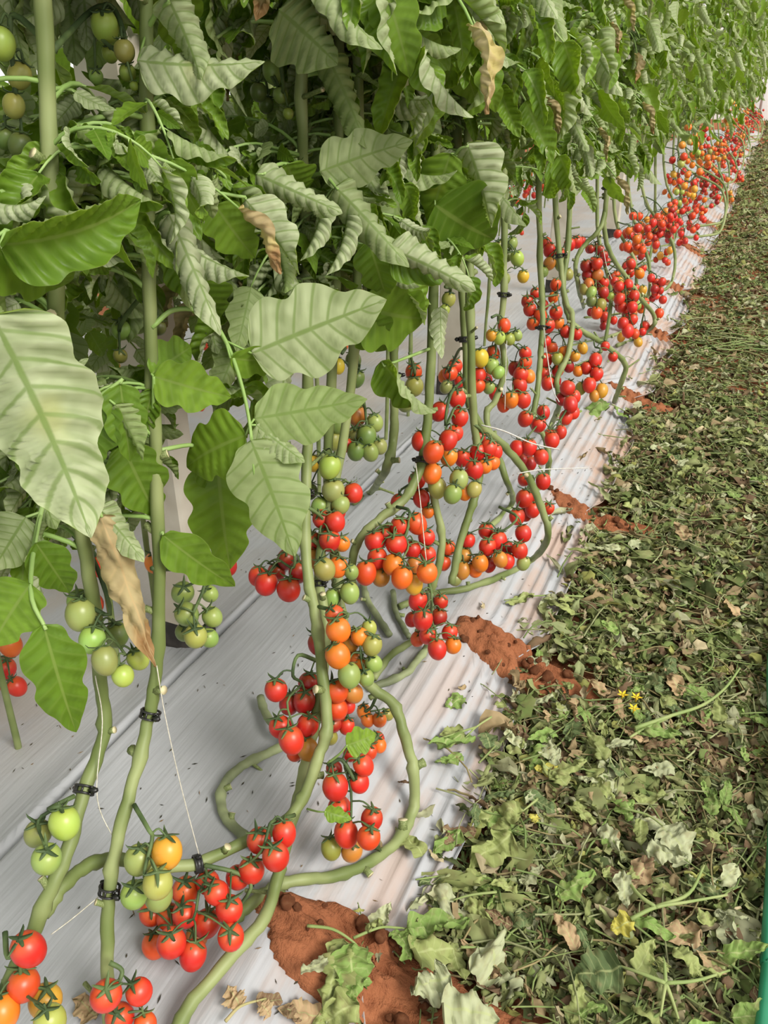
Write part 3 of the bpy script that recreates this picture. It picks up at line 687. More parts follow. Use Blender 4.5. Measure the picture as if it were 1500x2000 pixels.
tr('J', (640, 850, 1.42), 1.38, [(612, 905, 28, 'y', .03), (644, 912, 42, 'G', -.02), (651, 958, 42, 'g', -.02), (625, 991, 34, 'g'), (665, 986, 34, 'g'), (588, 988, 34, 'g', .02), (690, 963, 36, 'r', .02), (660, 1000, 30, 'r', .04), (605, 960, 30, 'k', .04)])
tr('J', (640, 780, 1.45), 1.48, [(660, 828, 36, 'g'), (652, 860, 36, 'G'), (622, 838, 32, 'g', .02), (676, 869, 24, 'r', .04)])
tr('J', (710, 780, 1.5), 1.52, [(695, 853, 36, 'k'), (716, 852, 38, 'k', -.02), (695, 881, 34, 'k', -.02), (723, 883, 32, 'g', -.02), (742, 872, 28, 'g'), (697, 812, 36, 'b', .02), (732, 826, 32, 'g', .02)])
tr('J', (800, 690, 1.6), 1.70, [(808, 727, 32, 'R'), (809, 755, 34, 'G'), (793, 786, 34, 'g')])
tr('I', (908, 740, 1.62), 1.53, [(821, 862, 34, 'r'), (846, 883, 38, 'R', -.04), (875, 860, 36, 'r', -.02), (858, 804, 34, 'r', .02), (893, 779, 32, 'r', .03), (898, 816, 32, 'r', .02), (889, 846, 30, 'r', .03), (844, 925, 36, 'o', -.02), (854, 953, 34, 'G'), (896, 937, 36, 'g', -.02), (884, 965, 34, 'g', -.03), (926, 956, 28, 'G'), (877, 893, 32, 'o', .03), (907, 962, 28, 'o', .02)], via=[(880, 770), (870, 830)])
tr('H', (925, 830, 1.62), 1.64, [(903, 895, 30, 'r'), (926, 918, 34, 'r', -.02), (954, 876, 34, 'r'), (947, 911, 28, 'o'), (963, 904, 26, 'o', .02), (933, 883, 30, 'r', .02), (935, 855, 26, 'r', .03), (968, 882, 26, 'r', .02)])
tr('G', (818, 915, 1.52), 1.58, [(814, 939, 32, 'r'), (823, 974, 32, 'r'), (777, 981, 28, 'r', .02), (836, 1000, 24, 'o')])
tr('G', (775, 990, 1.48), 1.45, [(732, 1058, 38, 'r'), (753, 1046, 38, 'r', .02), (774, 1063, 40, 'r', -.01), (781, 1028, 36, 'r', .02), (814, 1023, 38, 'R'), (833, 1049, 32, 'r', .02), (737, 1091, 38, 'r'), (767, 1103, 38, 'o', -.02), (714, 1119, 40, 'R', -.01), (744, 1128, 34, 'b', .0), (785, 1128, 40, 'o', -.03), (808, 1141, 34, 'n', .0), (834, 1118, 40, 'o', -.03), (805, 1074, 32, 'r', .02), (836, 1084, 30, 'r', .02), (809, 1105, 30, 'b', .02)], via=[(800, 1000), (790, 1050)])
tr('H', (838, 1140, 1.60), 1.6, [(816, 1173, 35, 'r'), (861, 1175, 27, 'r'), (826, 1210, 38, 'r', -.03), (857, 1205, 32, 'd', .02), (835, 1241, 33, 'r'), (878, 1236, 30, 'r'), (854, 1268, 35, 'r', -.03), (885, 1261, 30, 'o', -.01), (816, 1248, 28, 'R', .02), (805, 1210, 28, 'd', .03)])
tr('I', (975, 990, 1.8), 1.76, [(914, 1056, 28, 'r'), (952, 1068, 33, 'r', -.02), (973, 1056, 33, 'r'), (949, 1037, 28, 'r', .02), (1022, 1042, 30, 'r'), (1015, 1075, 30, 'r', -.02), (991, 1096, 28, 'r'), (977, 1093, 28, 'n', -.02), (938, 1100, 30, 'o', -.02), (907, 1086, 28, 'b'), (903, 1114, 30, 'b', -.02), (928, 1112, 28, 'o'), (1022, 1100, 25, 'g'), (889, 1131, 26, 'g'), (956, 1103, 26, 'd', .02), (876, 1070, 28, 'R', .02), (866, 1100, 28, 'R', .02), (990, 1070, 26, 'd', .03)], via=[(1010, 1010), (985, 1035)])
tr('I', (1040, 930, 1.82), 1.88, [(1024, 974, 32, 'r', -.02), (1010, 1009, 30, 'r', -.02), (1040, 967, 28, 'r', .02), (1040, 996, 28, 'r'), (1061, 940, 28, 'r'), (1071, 993, 23, 'r', .03), (1024, 936, 25, 'r', .02), (1026, 1005, 26, 'd', .04)])
tr('L', (1050, 830, 2.2), 2.05, [(1057, 893, 27, 'r'), (1033, 874, 30, 'r'), (1010, 876, 30, 'r'), (1078, 860, 28, 'r', .05), (1052, 830, 28, 'r', .08), (1026, 818, 28, 'r', .05), (1061, 806, 25, 'r', .1), (1020, 900, 26, 'd', .05), (1035, 905, 24, 'd', .05)])
tr('K', (980, 655, 1.98), 1.97, [(938, 699, 31, 'y', -.03), (961, 715, 27, 'g'), (973, 727, 25, 'g'), (935, 734, 28, 'r'), (933, 753, 28, 'R'), (955, 757, 22, 'g', .02), (963, 690, 25, 'R', .03), (948, 742, 26, 'd', .04)])
tr('K', (1000, 670, 2.05), 2.08, [(1026, 690, 23, 'r'), (1026, 708, 25, 'R'), (1017, 732, 28, 'r', -.02), (1015, 753, 28, 'r', -.02), (1033, 735, 24, 'o'), (998, 781, 29, 'o', -.03), (1022, 781, 28, 'r', -.02), (984, 790, 26, 'R'), (968, 769, 26, 'r', .02), (1005, 720, 24, 'd', .03)], via=[(1012, 680)])
tr('I', (905, 680, 1.64), 1.9, [(879, 729, 28, 'R'), (889, 715, 27, 'r'), (871, 756, 23, 'g'), (900, 745, 25, 'r', .03), (868, 735, 24, 'o', .03)])
tr('M', (1112, 740, 2.45), 2.32, [(1108, 758, 28, 'r'), (1114, 790, 28, 'r', -.02), (1105, 816, 25, 'r'), (1119, 806, 25, 'r', .02), (1095, 844, 23, 'r', -.08), (1074, 853, 27, 'r', -.1), (1098, 780, 24, 'd', .03), (1122, 775, 23, 'r', .03)])
tr('M', (1090, 640, 2.5), 2.5, [(1105, 648, 22, 'r'), (1126, 653, 22, 'r', .03), (1065, 667, 22, 'r'), (1102, 688, 23, 'o', -.02), (1089, 701, 23, 'l', -.03), (1066, 704, 25, 'r'), (1062, 731, 25, 'r'), (1070, 749, 25, 'r', -.03), (1089, 724, 22, 'r'), (1138, 680, 20, 'n', .03), (1123, 696, 20, 'n'), (1078, 680, 23, 'R', .02), (1110, 715, 22, 'd', .04), (1085, 745, 22, 'd', .04)])
tr('N', (1160, 665, 2.68), 2.56, [(1163, 704, 25, 'r'), (1165, 731, 25, 'r', -.02), (1145, 719, 22, 'r'), (1151, 752, 25, 'r', -.02), (1175, 763, 24, 'n'), (1134, 759, 22, 'l'), (1129, 725, 20, 'o'), (1161, 773, 20, 'b'), (1197, 697, 18, 'r', .05), (1182, 676, 17, 'r', .05)])
tr('N', (1085, 455, 2.6), 2.75, [(1067, 475, 21, 'r'), (1073, 489, 23, 'r'), (1091, 496, 22, 'r'), (1113, 477, 22, 'r'), (1126, 473, 22, 'r'), (1073, 515, 23, 'b'), (1095, 517, 23, 'g'), (1109, 536, 22, 'G'), (1061, 531, 20, 'g'), (1082, 508, 20, 'R', .03)])
tr('L', (1060, 555, 2.25), 2.42, [(1046, 573, 21, 'r'), (1030, 589, 23, 'r'), (1035, 605, 25, 'r'), (1055, 617, 26, 'R', -.02), (1086, 611, 25, 'r'), (1041, 632, 24, 'R'), (1070, 636, 26, 'r', -.02), (1085, 556, 21, 'R', .02), (1081, 581, 20, 'o', .02), (1090, 630, 23, 'o', .02), (1060, 597, 22, 'd', .03)])
tr('P', (1165, 480, 2.95), 2.9, [(1166, 515, 22, 'r', -.02), (1145, 520, 22, 'd'), (1148, 538, 22, 'd'), (1167, 537, 22, 'b'), (1179, 553, 20, 'r'), (1155, 571, 20, 'g'), (1173, 595, 22, 'l'), (1165, 611, 22, 'R'), (1179, 571, 20, 'd'), (1142, 565, 20, 'l'), (1155, 588, 20, 'k'), (1150, 555, 20, 'b'), (1165, 555, 20, 'd', .04)])
tr('O', (1220, 540, 3.1), 3.02, [(1209, 560, 20, 'r'), (1227, 556, 19, 'r'), (1210, 584, 21, 'r', -.02), (1238, 579, 21, 'r'), (1235, 600, 21, 'r', -.02), (1215, 600, 20, 'r'), (1235, 624, 20, 'r'), (1217, 631, 21, 'r', -.02), (1226, 646, 23, 'r', -.02), (1240, 652, 17, 'R'), (1200, 549, 17, 'r', .03), (1226, 588, 20, 'd', .03), (1225, 615, 20, 'd', .04)])
# green trusses up in the foliage
tr('A', (98, 90, .74), .76, [(0, 85, 56, 'G'), (38, 148, 44, 'G', .02), (27, 207, 40, 'G', .03), (40, 285, 44, 'k', .05), (10, 270, 40, 'k', .06)], via=[(30, 30)])
tr('A', (97, 105, .75), .86, [(205, 52, 50, 'G'), (243, 100, 38, 'G', -.02), (249, 142, 30, 'G'), (215, 105, 30, 'G', .03), (188, 150, 26, 'g', .03), (190, 55, 40, 'g', .04), (262, 168, 16, 'G')], via=[(180, 20), (225, 20)])
tr('D', (560, 90, 1.0), 1.12, [(533, 140, 38, 'g'), (548, 186, 28, 'g'), (563, 222, 20, 'G'), (505, 180, 32, 'k', .04), (520, 205, 28, 'k', .05)])
tr('B', (297, 1110, 1.02), 1.22, [(357, 1158, 42, 'g', .02), (365, 1200, 44, 'g'), (415, 1205, 38, 'g'), (382, 1243, 44, 'G', -.03), (408, 1246, 36, 'g'), (360, 1235, 34, 'k', .04), (410, 1160, 32, 'g', .04)], via=[(400, 1120)])
tr('A', (160, 1060, .95), .98, [(158, 1200, 58, 'g'), (180, 1250, 50, 'g'), (205, 1290, 48, 'g', -.02), (240, 1320, 40, 'G', -.02), (270, 1287, 40, 'G'), (228, 1240, 46, 'k', .04), (155, 1175, 46, 'g', .05)], via=[(190, 1110), (215, 1200)])
tr('B', (290, 600, .92), 1.0, [(237, 645, 36, 'g'), (262, 610, 36, 'g', .03), (235, 695, 26, 'G'), (310, 640, 28, 'k', .04)])
tr('J', (870, 560, 1.4), 1.45, [(876, 585, 26, 'G'), (868, 606, 20, 'G')])
tr('K', (990, 470, 1.92), 2.0, [(1000, 475, 22, 'g'), (1010, 505, 26, 'G'), (985, 545, 23, 'g'), (1022, 540, 22, 'y'), (990, 500, 22, 'k', .03), (975, 480, 20, 'g')])
tr('J', (960, 620, 1.9), 1.95, [(985, 635, 23, 'R'), (975, 660, 23, 'G'), (995, 662, 22, 'G'), (960, 655, 22, 'n'), (1010, 655, 20, 'g')])
tr('J', (668, 690, 1.5), 1.6, [(660, 715, 26, 'y'), (690, 705, 30, 'k', .03), (697, 740, 30, 'k', .04)])

# ------------------------------------------------------------------ the rest of the near row
def far_plant(y, x0, label, group, straight=False):
    b = np.array([x0 + U(-.05, .05), y, .085]); pl = empty('tomato_plant', b); props(pl, label, 'tomato plant', group)
    top = np.array([x0 + U(-.1, .1), y + U(-.1, .25), 2.0]); xo = U(.12, .42)
    pts = [b + np.array([0, -U(.2, .4), .012]), b + np.array([xo * .7, -.1, .012]), b + np.array([xo, .05, .05]), b + np.array([xo * .85, .22, U(.2, .32)]),
           np.array([x0 + .05, y + .2, .55]), np.array([x0, y + .22, .9]), top]
    if straight: pts = [b + np.array([0, 0, -.08]), b + np.array([.0, .02, .3]), np.array([x0, y + .05, .7]), np.array([x0 + .05, y + .05, 1.2]), top]
    C = stem(pl, b, pts, [.009, .009, .0085, .008] if not straight else .007, stubs=y < 5 and not straight, per=5)
    return pl, b, C
def cluster(pl, b, c, A, n, mixc, spread, D0=.037, lo=True):
    lst = []
    k = 0
    while len(lst) < n and k < 200:
        k += 1; p = np.array(c) + np.array([R.gauss(0, spread), R.gauss(0, spread), R.gauss(0, spread * 1.7)]); D = D0 * U(.85, 1.15)
        if p[2] < .12: p[2] = .12 + U(0, .02)
        if all(np.linalg.norm(p - q[0]) > .028 for q in lst): lst.append((p, D, R.choice(mixc)))
    truss(pl, b, A, lst, lo=lo)
# each remaining plant: distance along the row and its trusses (offset across, offset along, height, count, colours)
MIXES = ['rrrrrR', 'rrRRo', 'rRonn', 'oonGG', 'rrrdd', 'gGgk', 'rRnG']
FARP = []
y = 3.45
while y < 19:
    FARP.append(y); y += .36 + .02 * y
for i, y in enumerate(FARP):
    ordn = ['first', 'second', 'third', 'fourth', 'fifth', 'sixth', 'seventh', 'eighth', 'ninth', 'tenth', 'eleventh', 'twelfth']
    lab = ('%s red-fruited tomato plant along the near row past the thin sweeping stem' % ordn[i] if y < 8 else 'small distant tomato plant at the far end of the near row')
    pl, b, C = far_plant(y, -.66, lab, 'distant plants of the near row')
    nt = 4
    for k in range(nt):
        z = U(.10, .45) if k < nt - 1 else U(.40, .75); fr = 1 - min(1, z / .8)
        cx = -.66 + U(.0, .18) + fr * U(0, .25)
        mx = R.choice(MIXES[:5]) if z < .5 else R.choice(MIXES[2:])
        j = int(np.argmin(np.abs(C[:, 2] - (z + .1)) + .5 * np.abs(C[:, 0] - cx)))
        cluster(pl, b, (cx, y + U(-.2, .3), z), C[j], R.randint(7, 11) if y < 9 else R.randint(5, 8), mx, .030)
    HERO['far%d' % i] = (pl, b, [C])

# plants of the bed behind
BACK = []
for i, y in enumerate(np.concatenate([np.arange(-.3, 8.5, .36), np.arange(8.7, 19, .6)])):
    pl, b, C = far_plant(y, -1.80, 'tomato plant of the bed behind, mostly hidden by the near row', 'plants of the bed behind', True)
    for k in range(2): cluster(pl, b, (-1.80 + U(.0, .2), y + U(-.15, .15), U(.15, .5)), C[len(C) // 3], 7, R.choice(MIXES[:3]), .04)
    BACK.append((pl, b, C))
# two trusses of that bed that show low at the left edge of the picture
for (x, y, n, t) in ((15, 1320, 4, 1.62), (12, 1035, 3, 1.45), (195, 1150, 2, 1.6), (290, 1090, 3, 1.75), (445, 1112, 2, 1.95)):
    pl, b, C = min(BACK, key=lambda q: abs(q[1][1] - at(x, y, t)[1]))
    c = at(x, y, t); cluster(pl, b, c, c + np.array([-.06, 0, .14]), n, 'rrRo', .024, .04, lo=False)

# ------------------------------------------------------------------ foliage
KEEP = []    # (px, py, radius, distance) of measured things
def keep(q, r): KEEP.append((q[0], q[1], r, q[2]))
def zlow(y):   # how low the foliage hangs along the row
    return float(np.interp(y, [0, .5, .9, 1.3, 2, 3, 6, 12], [.58, .60, .68, .75, .80, .78, .66, .58]))
def grow(pl, b, C, n, detail, z0, z1, amin=-2.2, amax=1.2, smin=.8, smax=1.15, front=-.30):
    made = 0; tries = 0
    up = C[C[:, 2] > z0 - .05]
    if len(up) < 2: return
    while made < n and tries < n * 30:
        tries += 1; z = U(z0, z1)
        j = int(np.argmin(np.abs(up[:, 2] - z))); j2 = min(j + 1, len(up) - 1); p = up[j] + (up[j2] - up[j]) * U(0, 1)
        if abs(up[j][2] - z) > .25: continue
        az = U(-math.pi, math.pi); k = R.randrange(NPLAN); s = U(smin, smax)
        pts = leaf_points(p, az, k, s); ok = True
        for q in pts:
            if q[0] > front or q[2] < zlow(q[1]) - (.0 if q[0] > -.75 else .16 if q[0] > -1.2 else .32 if q[0] > -2.5 else .6): ok = False; break
            if np.linalg.norm(q - C3) < .55: ok = False; break
        if ok and detail:
            for q in pts:
                x, y, t = project(q)
                dd = (KA[:, 0] - x) ** 2 + (KA[:, 1] - y) ** 2
                if ((dd < KA[:, 2] ** 2) & (t < KA[:, 3] + .02)).any(): ok = False; break
        if not ok: continue
        add_leaf(pl, b, p, az, k, s, detail); made += 1
# leaves measured off the photograph
def hl(key, stalk, leaflets, r=.0026):
    pl, b, cs = HERO[key]; mb = MB(); P = [PT(q) for q in stalk]
    tube(mb, catmull(P, 5), [r * 1.2, r, r * .7], 7)
    for q in leaflets:
        bs = PT(q[0]); j = int(np.argmin([np.linalg.norm(np.array(p) - bs) for p in P])); tube(mb, catmull([P[j], bs], 3), r * .55, 5)
    lf = link('leaf', mb.mesh('leaf_stalk', [M_PET], off=b), pl)
    for q in leaflets:
        for f_ in (.15, .4, .65, .9): keep([a + (b_ - a) * f_ for a, b_ in zip(q[0], q[1])], max(14, q[2] * .22 * (1 - .5 * f_)))
        bs, tp, wpx, sd_, kind, idx = q[0], q[1], q[2], q[3], q[4], q[5]; rl = q[6] if len(q) > 6 else 0.0
        b0, t0 = PT(bs), PT(tp); d = t0 - b0; L = np.linalg.norm(d) * 1.05; spec = LSPEC[kind][idx] if kind in LSPEC else dict(W=.5)
        wid = wpx * bs[2] / FPX / spec['W']; upv = (C3 - b0) * (1 if sd_ == 't' else -1)
        link('leaflet', LEAFLET[kind][idx], lf, None, TRS(b0 - b, align_y(d, upv, rl), (wid, L, (wid + L) / 2)))
hl('A', [(120, 780, .86), (60, 700, .72), (-20, 600, .62)], [((-15, 615, .62), (198, 1010, .68), 300, 'u', 'big', 0, .45), ((40, 640, .66), (150, 900, .76), 150, 't', 'flat', 0, .3)])
hl('A', [(105, 500, .8), (60, 470, .72), (10, 450, .66)], [((0, 480, .66), (310, 458, .74), 210, 't', 'half', 0, .9), ((-30, 480, .66), (190, 600, .78), 160, 't', 'flat', 1, .2)])
hl('A', [(130, 850, .88), (80, 1000, .85), (60, 1150, .8), (90, 1230, .79)], [((85, 1220, .79), (150, 1465, .82), 125, 't', 'flat', 2, .1), ((60, 1140, .8), (-30, 1260, .78), 130, 't', 'flat', 0, .3), ((70, 1060, .82), (150, 1180, .86), 90, 't', 'flat', 1, 0), ((50, 1010, .84), (-20, 1120, .8), 120, 'u', 'flat', 3, 0)])
hl('A', [(150, 980, .92), (185, 990, .9), (200, 1010, .9)], [((195, 1005, .9), (303, 1272, .98), 95, 'u', 'dry', 0, .2), ((190, 990, .9), (280, 1080, .94), 90, 'u', 'half', 0, .3)])
hl('A', [(128, 820, .87), (200, 770, .86), (240, 740, .86)], [((235, 750, .86), (255, 905, .88), 90, 't', 'flat', 0, 0), ((225, 790, .86), (280, 880, .9), 80, 'u', 'half', 1, .2), ((205, 780, .86), (170, 920, .88), 100, 't', 'flat', 3, .2)])
hl('B', [(296, 640, .92), (340, 605, .93), (400, 612, .94), (440, 665, .95), (470, 745, .96), (488, 830, .96), (497, 930, .97)],
   [((492, 690, .96), (735, 586, .98), 190, 'u', 'flat', 0, .1), ((497, 818, .96), (706, 786, .98), 140, 'u', 'flat', 3, -.1), ((490, 860, .96), (578, 1068, 1.0), 165, 'u', 'flat', 1, .1), ((480, 850, .97), (325, 905, 1.0), 150, 't', 'flat', 2, .3), ((450, 700, .95), (590, 720, 1.02), 80, 't', 'flat', 1, .4), ((500, 830, .96), (590, 900, .98), 90, 'u', 'half', 0, 0)])
hl('B', [(308, 880, .98), (380, 870, 1.02), (420, 900, 1.05)], [((425, 900, 1.05), (440, 1130, 1.1), 150, 't', 'flat', 0, .2), ((400, 880, 1.04), (480, 1010, 1.1), 100, 't', 'flat', 1, -.2)])
hl('B', [(308, 1045, 1.01), (318, 1040, 1.0)], [((318, 1045, 1.0), (468, 1168, 1.04), 95, 't', 'flat', 1, .2)])
hl('B', [(300, 820, .96), (300, 770, .94), (300, 735, .93)], [((300, 735, .93), (456, 785, .97), 110, 't', 'flat', 0, .2), ((295, 730, .93), (400, 660, .98), 100, 't', 'flat', 1, 0), ((298, 760, .94), (270, 860, .96), 60, 't', 'half', 2, .4)])
hl('B', [(300, 850, .97), (260, 830, .95), (250, 880, .94)], [((240, 870, .95), (305, 1020, 1.0), 130, 't', 'flat', 3, .2)])
hl('B', [(290, 460, .9), (315, 420, .86), (330, 415, .85)], [((330, 418, .85), (436, 645, .9), 120, 'u', 'tube', 0, .2), ((320, 430, .86), (370, 640, .92), 80, 't', 'half', 1, .2)])
hl('B', [(290, 430, .9), (400, 380, .92), (480, 385, .94)], [((480, 390, .94), (597, 528, .98), 120, 'u', 'tube', 1, .2), ((420, 400, .94), (500, 520, 1.0), 110, 't', 'flat', 0, .2)])
hl('C', [(641, 1490, 1.22), (664, 1472, 1.2), (678, 1455, 1.19)], [((676, 1456, 1.19), (738, 1438, 1.20), 62, 't', 'flat', 0, .3)], r=.0018)
hl('C', [(600, 1580, 1.21), (620, 1585, 1.18), (636, 1586, 1.17)], [((634, 1584, 1.17), (686, 1602, 1.17), 36, 't', 'flat', 3, .2)], r=.0014)
hl('C', [(592, 330, 1.12), (550, 320, 1.02), (515, 340, .98)], [((500, 340, .98), (665, 412, 1.0), 130, 'u', 'tube', 2, .1), ((560, 320, 1.02), (600, 420, 1.1), 110, 't', 'flat', 2, 0)])
hl('C', [(593, 350, 1.13), (630, 340, 1.08), (660, 370, 1.06)], [((655, 365, 1.06), (795, 505, 1.12), 130, 'u', 'tube', 0, .2), ((625, 335, 1.06), (788, 272, 1.08), 110, 'u', 'flat', 0, .2)])
hl('E', [(660, 470, 1.26), (720, 460, 1.16), (765, 490, 1.1)], [((760, 485, 1.1), (922, 548, 1.14), 130, 'u', 'tube', 2, .5), ((765, 500, 1.12), (900, 560, 1.18), 100, 't', 'half', 0, .6), ((720, 470, 1.15), (760, 600, 1.2), 90, 't', 'flat', 1, 0)])
hl('E', [(655, 600, 1.3), (690, 590, 1.24), (720, 600, 1.22)], [((705, 600, 1.22), (855, 645, 1.26), 170, 't', 'flat', 1, .2), ((700, 610, 1.22), (760, 700, 1.28), 100, 't', 'flat', 0, .2)])
hl('G', [(842, 680, 1.48), (790, 700, 1.36), (750, 715, 1.3)], [((745, 705, 1.3), (838, 842, 1.34), 110, 't', 'half', 1, .5), ((860, 600, 1.4), (862, 700, 1.42), 50, 'u', 'half', 0, 0)])
hl('G', [(848, 380, 1.38), (890, 300, 1.3), (915, 285, 1.28)], [((912, 280, 1.28), (972, 430, 1.34), 130, 'u', 'half', 1, .2), ((850, 400, 1.32), (975, 495, 1.36), 190, 't', 'flat', 1, .2), ((880, 300, 1.3), (830, 440, 1.34), 100, 't', 'flat', 2, .2)])
hl('B', [(286, 60, .84), (310, 20, .82), (330, 5, .8)], [((325, -10, .8), (405, 140, .86), 130, 'u', 'tube', 3, .2), ((270, 120, .82), (505, 150, .86), 150, 'u', 'half', 0, -.4)])
hl('C', [(588, 100, 1.05), (570, 40, 1.0), (560, 10, .96)], [((545, 20, .96), (655, 112, 1.0), 180, 'u', 'half', 2, .2), ((600, 20, 1.0), (715, 70, 1.04), 100, 'u', 'tube', 2, 0), ((640, 110, 1.02), (722, 275, 1.08), 120, 'u', 'tube', 0, .3)])

for q in ((85, 60), (90, 160), (95, 240)): keep((*q, .74), 44)
for q in ((291, 560), (296, 640), (300, 700), (308, 900), (311, 1000), (311, 1100), (309, 1200)): keep((*q, .95), 26)
for q in ((360, 600, 1.25), (370, 660, 1.3), (388, 800, 1.4), (390, 900, 1.45), (380, 980, 1.5), (400, 1120, 1.6), (850, 640, 2.5), (850, 700, 2.7), (905, 600, 1.6), (908, 680, 1.6)): keep(q, 22)
for q in HT: keep(q[:3], q[3] * (2.0 if q[1] < 320 else 1.0))
KA = np.array(KEEP)
# leaves that fill the rest of the hedge; none is put where it would bury a measured leaf, truss or stem
for key, (pl, b, cs) in list(HERO.items()):
    C = max(cs, key=lambda c: c[:, 2].max())
    y = C[-1][1]
    if key.startswith('far') and y > 0:
        grow(pl, b, C, 30 if y < 7 else 28, False, .66, 1.95, smin=.8 if y < 7 else 1.0, smax=1.15 if y < 7 else 1.5, front=-.28)
    elif key != 'F':
        grow(pl, b, C, 66 if key in 'AB' else 46 if key in 'CDEGJ' else 34, True, .64, 1.45, smin=.6, smax=1.0)
# plants of the near row whose lower stems are hidden behind the ones in front: they carry the deeper foliage
for i, y in enumerate(np.arange(-.15, 3.6, .23)):
    pl, b, C = far_plant(y, -1.08, 'leafy tomato plant in the back line of the near bed, stem hidden by foliage', 'plants in the back line of the near bed', True)
    grow(pl, b, C, 32, False, .50, 1.6, smin=.65, smax=1.1, front=-.40)
for (pl, b, C) in BACK: grow(pl, b, C, 26 if b[1] < 3 else 9, False, .40, 1.7, smin=1.0, smax=1.35, front=-1.22)


# next row again, glimpsed through gaps
for y in np.arange(-.6, 8, .55):
    pl, b, C = far_plant(y, -3.3, 'tomato plant of the farthest row at left, glimpsed through gaps in the foliage', 'plants of the farthest row at left', True)
    grow(pl, b, C, 13, False, .25, 1.7, smin=1.5, smax=2.0, front=-2.7)
# ------------------------------------------------------------------ posts, clips, twine, hose
for i, (py_, lab) in enumerate(((1.17, 'pale weathered post with a dark foot behind the tall clipped plant'), (2.90, 'pale post with a dark foot beside the clipped stem at mid row'), (4.65, 'third pale post from the camera, half hidden by foliage'), (6.4, 'fourth pale post from the camera, a sliver among leaves'))):
    post = empty('support_post', (-.985, py_, .055)); props(post, lab, 'post', 'posts along the bed')
    for nm, z0, z1, m, w_ in (('post_shaft', .06, 2.2, M_POST, .048), ('post_foot', -.02, .075, M_FOOT, .0495)):
        mb = MB(); bv = .006; ring = [(-w_ + bv, -w_ * .7), (w_ - bv, -w_ * .7), (w_, -w_ * .7 + bv), (w_, w_ * .7 - bv), (w_ - bv, w_ * .7), (-w_ + bv, w_ * .7), (-w_, w_ * .7 - bv), (-w_, -w_ * .7 + bv)]
        zs = np.linspace(z0, z1, 9); V = [(x + .004 * nz(z * 3, i), y + .004 * nz(z * 3, i + 5), z) for z in zs for x, y in ring]
        f = [(k * 8 + a, k * 8 + (a + 1) % 8, (k + 1) * 8 + (a + 1) % 8, (k + 1) * 8 + a) for k in range(8) for a in range(8)] + [tuple(range(64, 72)), tuple(range(7, -1, -1))]
        mb.add(V, f); link(nm, mb.mesh(nm, [m], smooth=False), post)

def clip_mesh():
    mb = MB(); n = 20
    for zc in (-.0042, .0042):
        tube(mb, [(.0125 * math.cos(a), .0125 * math.sin(a), zc) for a in np.linspace(0, 2 * math.pi, n)], .0016, 6)
    for a in np.linspace(0, 2 * math.pi, 9)[:-1]:
        tube(mb, [(.0125 * math.cos(a), .0125 * math.sin(a), -.0042), (.0125 * math.cos(a), .0125 * math.sin(a), .0042)], .0014, 5)
    V = []
    for a in np.linspace(2.3, 5.0, 10):
        for rr, z in ((.0122, -.0042), (.0135, -.0042), (.0135, .0042), (.0122, .0042)): V.append((rr * math.cos(a), rr * math.sin(a), z))
    f = [(4 * k + j, 4 * k + (j + 1) % 4, 4 * k + 4 + (j + 1) % 4, 4 * k + 4 + j) for k in range(9) for j in range(4)]
    mb.add(V, f)
    tab = MB(); tube(tab, [(.0125, 0, 0), (.019, .001, 0), (.024, .003, .001)], [.0035, .0042, .003], 4)
    tab2 = MB(); tube(tab2, [(-.012, 0, 0), (-.018, -.002, .001), (-.021, -.004, .002)], [.003, .0045, .0015], 4)
    return mb.mesh('clip_ring', [M_CLIP]), tab.mesh('clip_latch', [M_CLIP]), tab2.mesh('clip_hinge', [M_CLIP])
CM = clip_mesh()
for (x, y, t, key, s, lab) in ((290, 1395, 1.07, 'B', 1.0, 'black stem clip halfway up the tall plant, below its trailing twine'), (166, 1543, 1.05, 'A', 1.0, 'black stem clip just above the green and yellow fruit at left'), (212, 1738, 1.03, 'B', 1.0, 'black stem clip low on the tall plant, level with green fruit'),
      (386, 1684, 1.13, 'C', .95, 'black stem clip on the stem trailing across the film'), (600, 962, 1.32, 'C', 1.0, 'black stem clip beside the unripe green tomatoes under the pale leaf'), (904, 662, 1.63, 'I', 1.0, 'black stem clip on the upright stem right of the second post'),
      (770, 733, 1.61, 'J', .95, 'black stem clip behind the dark glossy curled leaf'), (824, 900, 1.52, 'G', 1.0, 'black stem clip at the top of the arching bent stem'), (984, 575, 1.96, 'K', 1.0, 'black stem clip under the green cluster at mid height'),
      (1092, 500, 2.5, 'M', 1.1, 'black stem clip just above the red cluster in the upper middle'), (1185, 367, 2.95, 'O', 1.1, 'black stem clip farthest down the row'), (1060, 640, 2.25, 'L', 1.0, 'black stem clip amid the dense red fruit left of the white string'),
      (626, 1140, 1.35, 'D', .95, 'black stem clip half hidden behind the stem above the orange truss')):
    p = PT((x, y, t)); C = min(HERO[key][2], key=lambda c: np.linalg.norm(c - p, axis=1).min()); j = int(np.clip(np.argmin(np.linalg.norm(C - p, axis=1)), 1, len(C) - 2))
    # slide along the stem to the measured height
    d = C[j + 1] - C[j - 1]; c = C[j] + d * np.clip(((p - C[j]) @ d) / (d @ d), -.5, .5)
    o = empty('stem_clip', c); o.rotation_euler = align_z(d, U(-.6, .6)).to_euler(); o.scale = (s,) * 3; props(o, lab, 'clip', 'black stem clips')
    for nm, m in zip(('clip_ring', 'clip_latch', 'clip_hinge'), CM): link(nm, m, o)

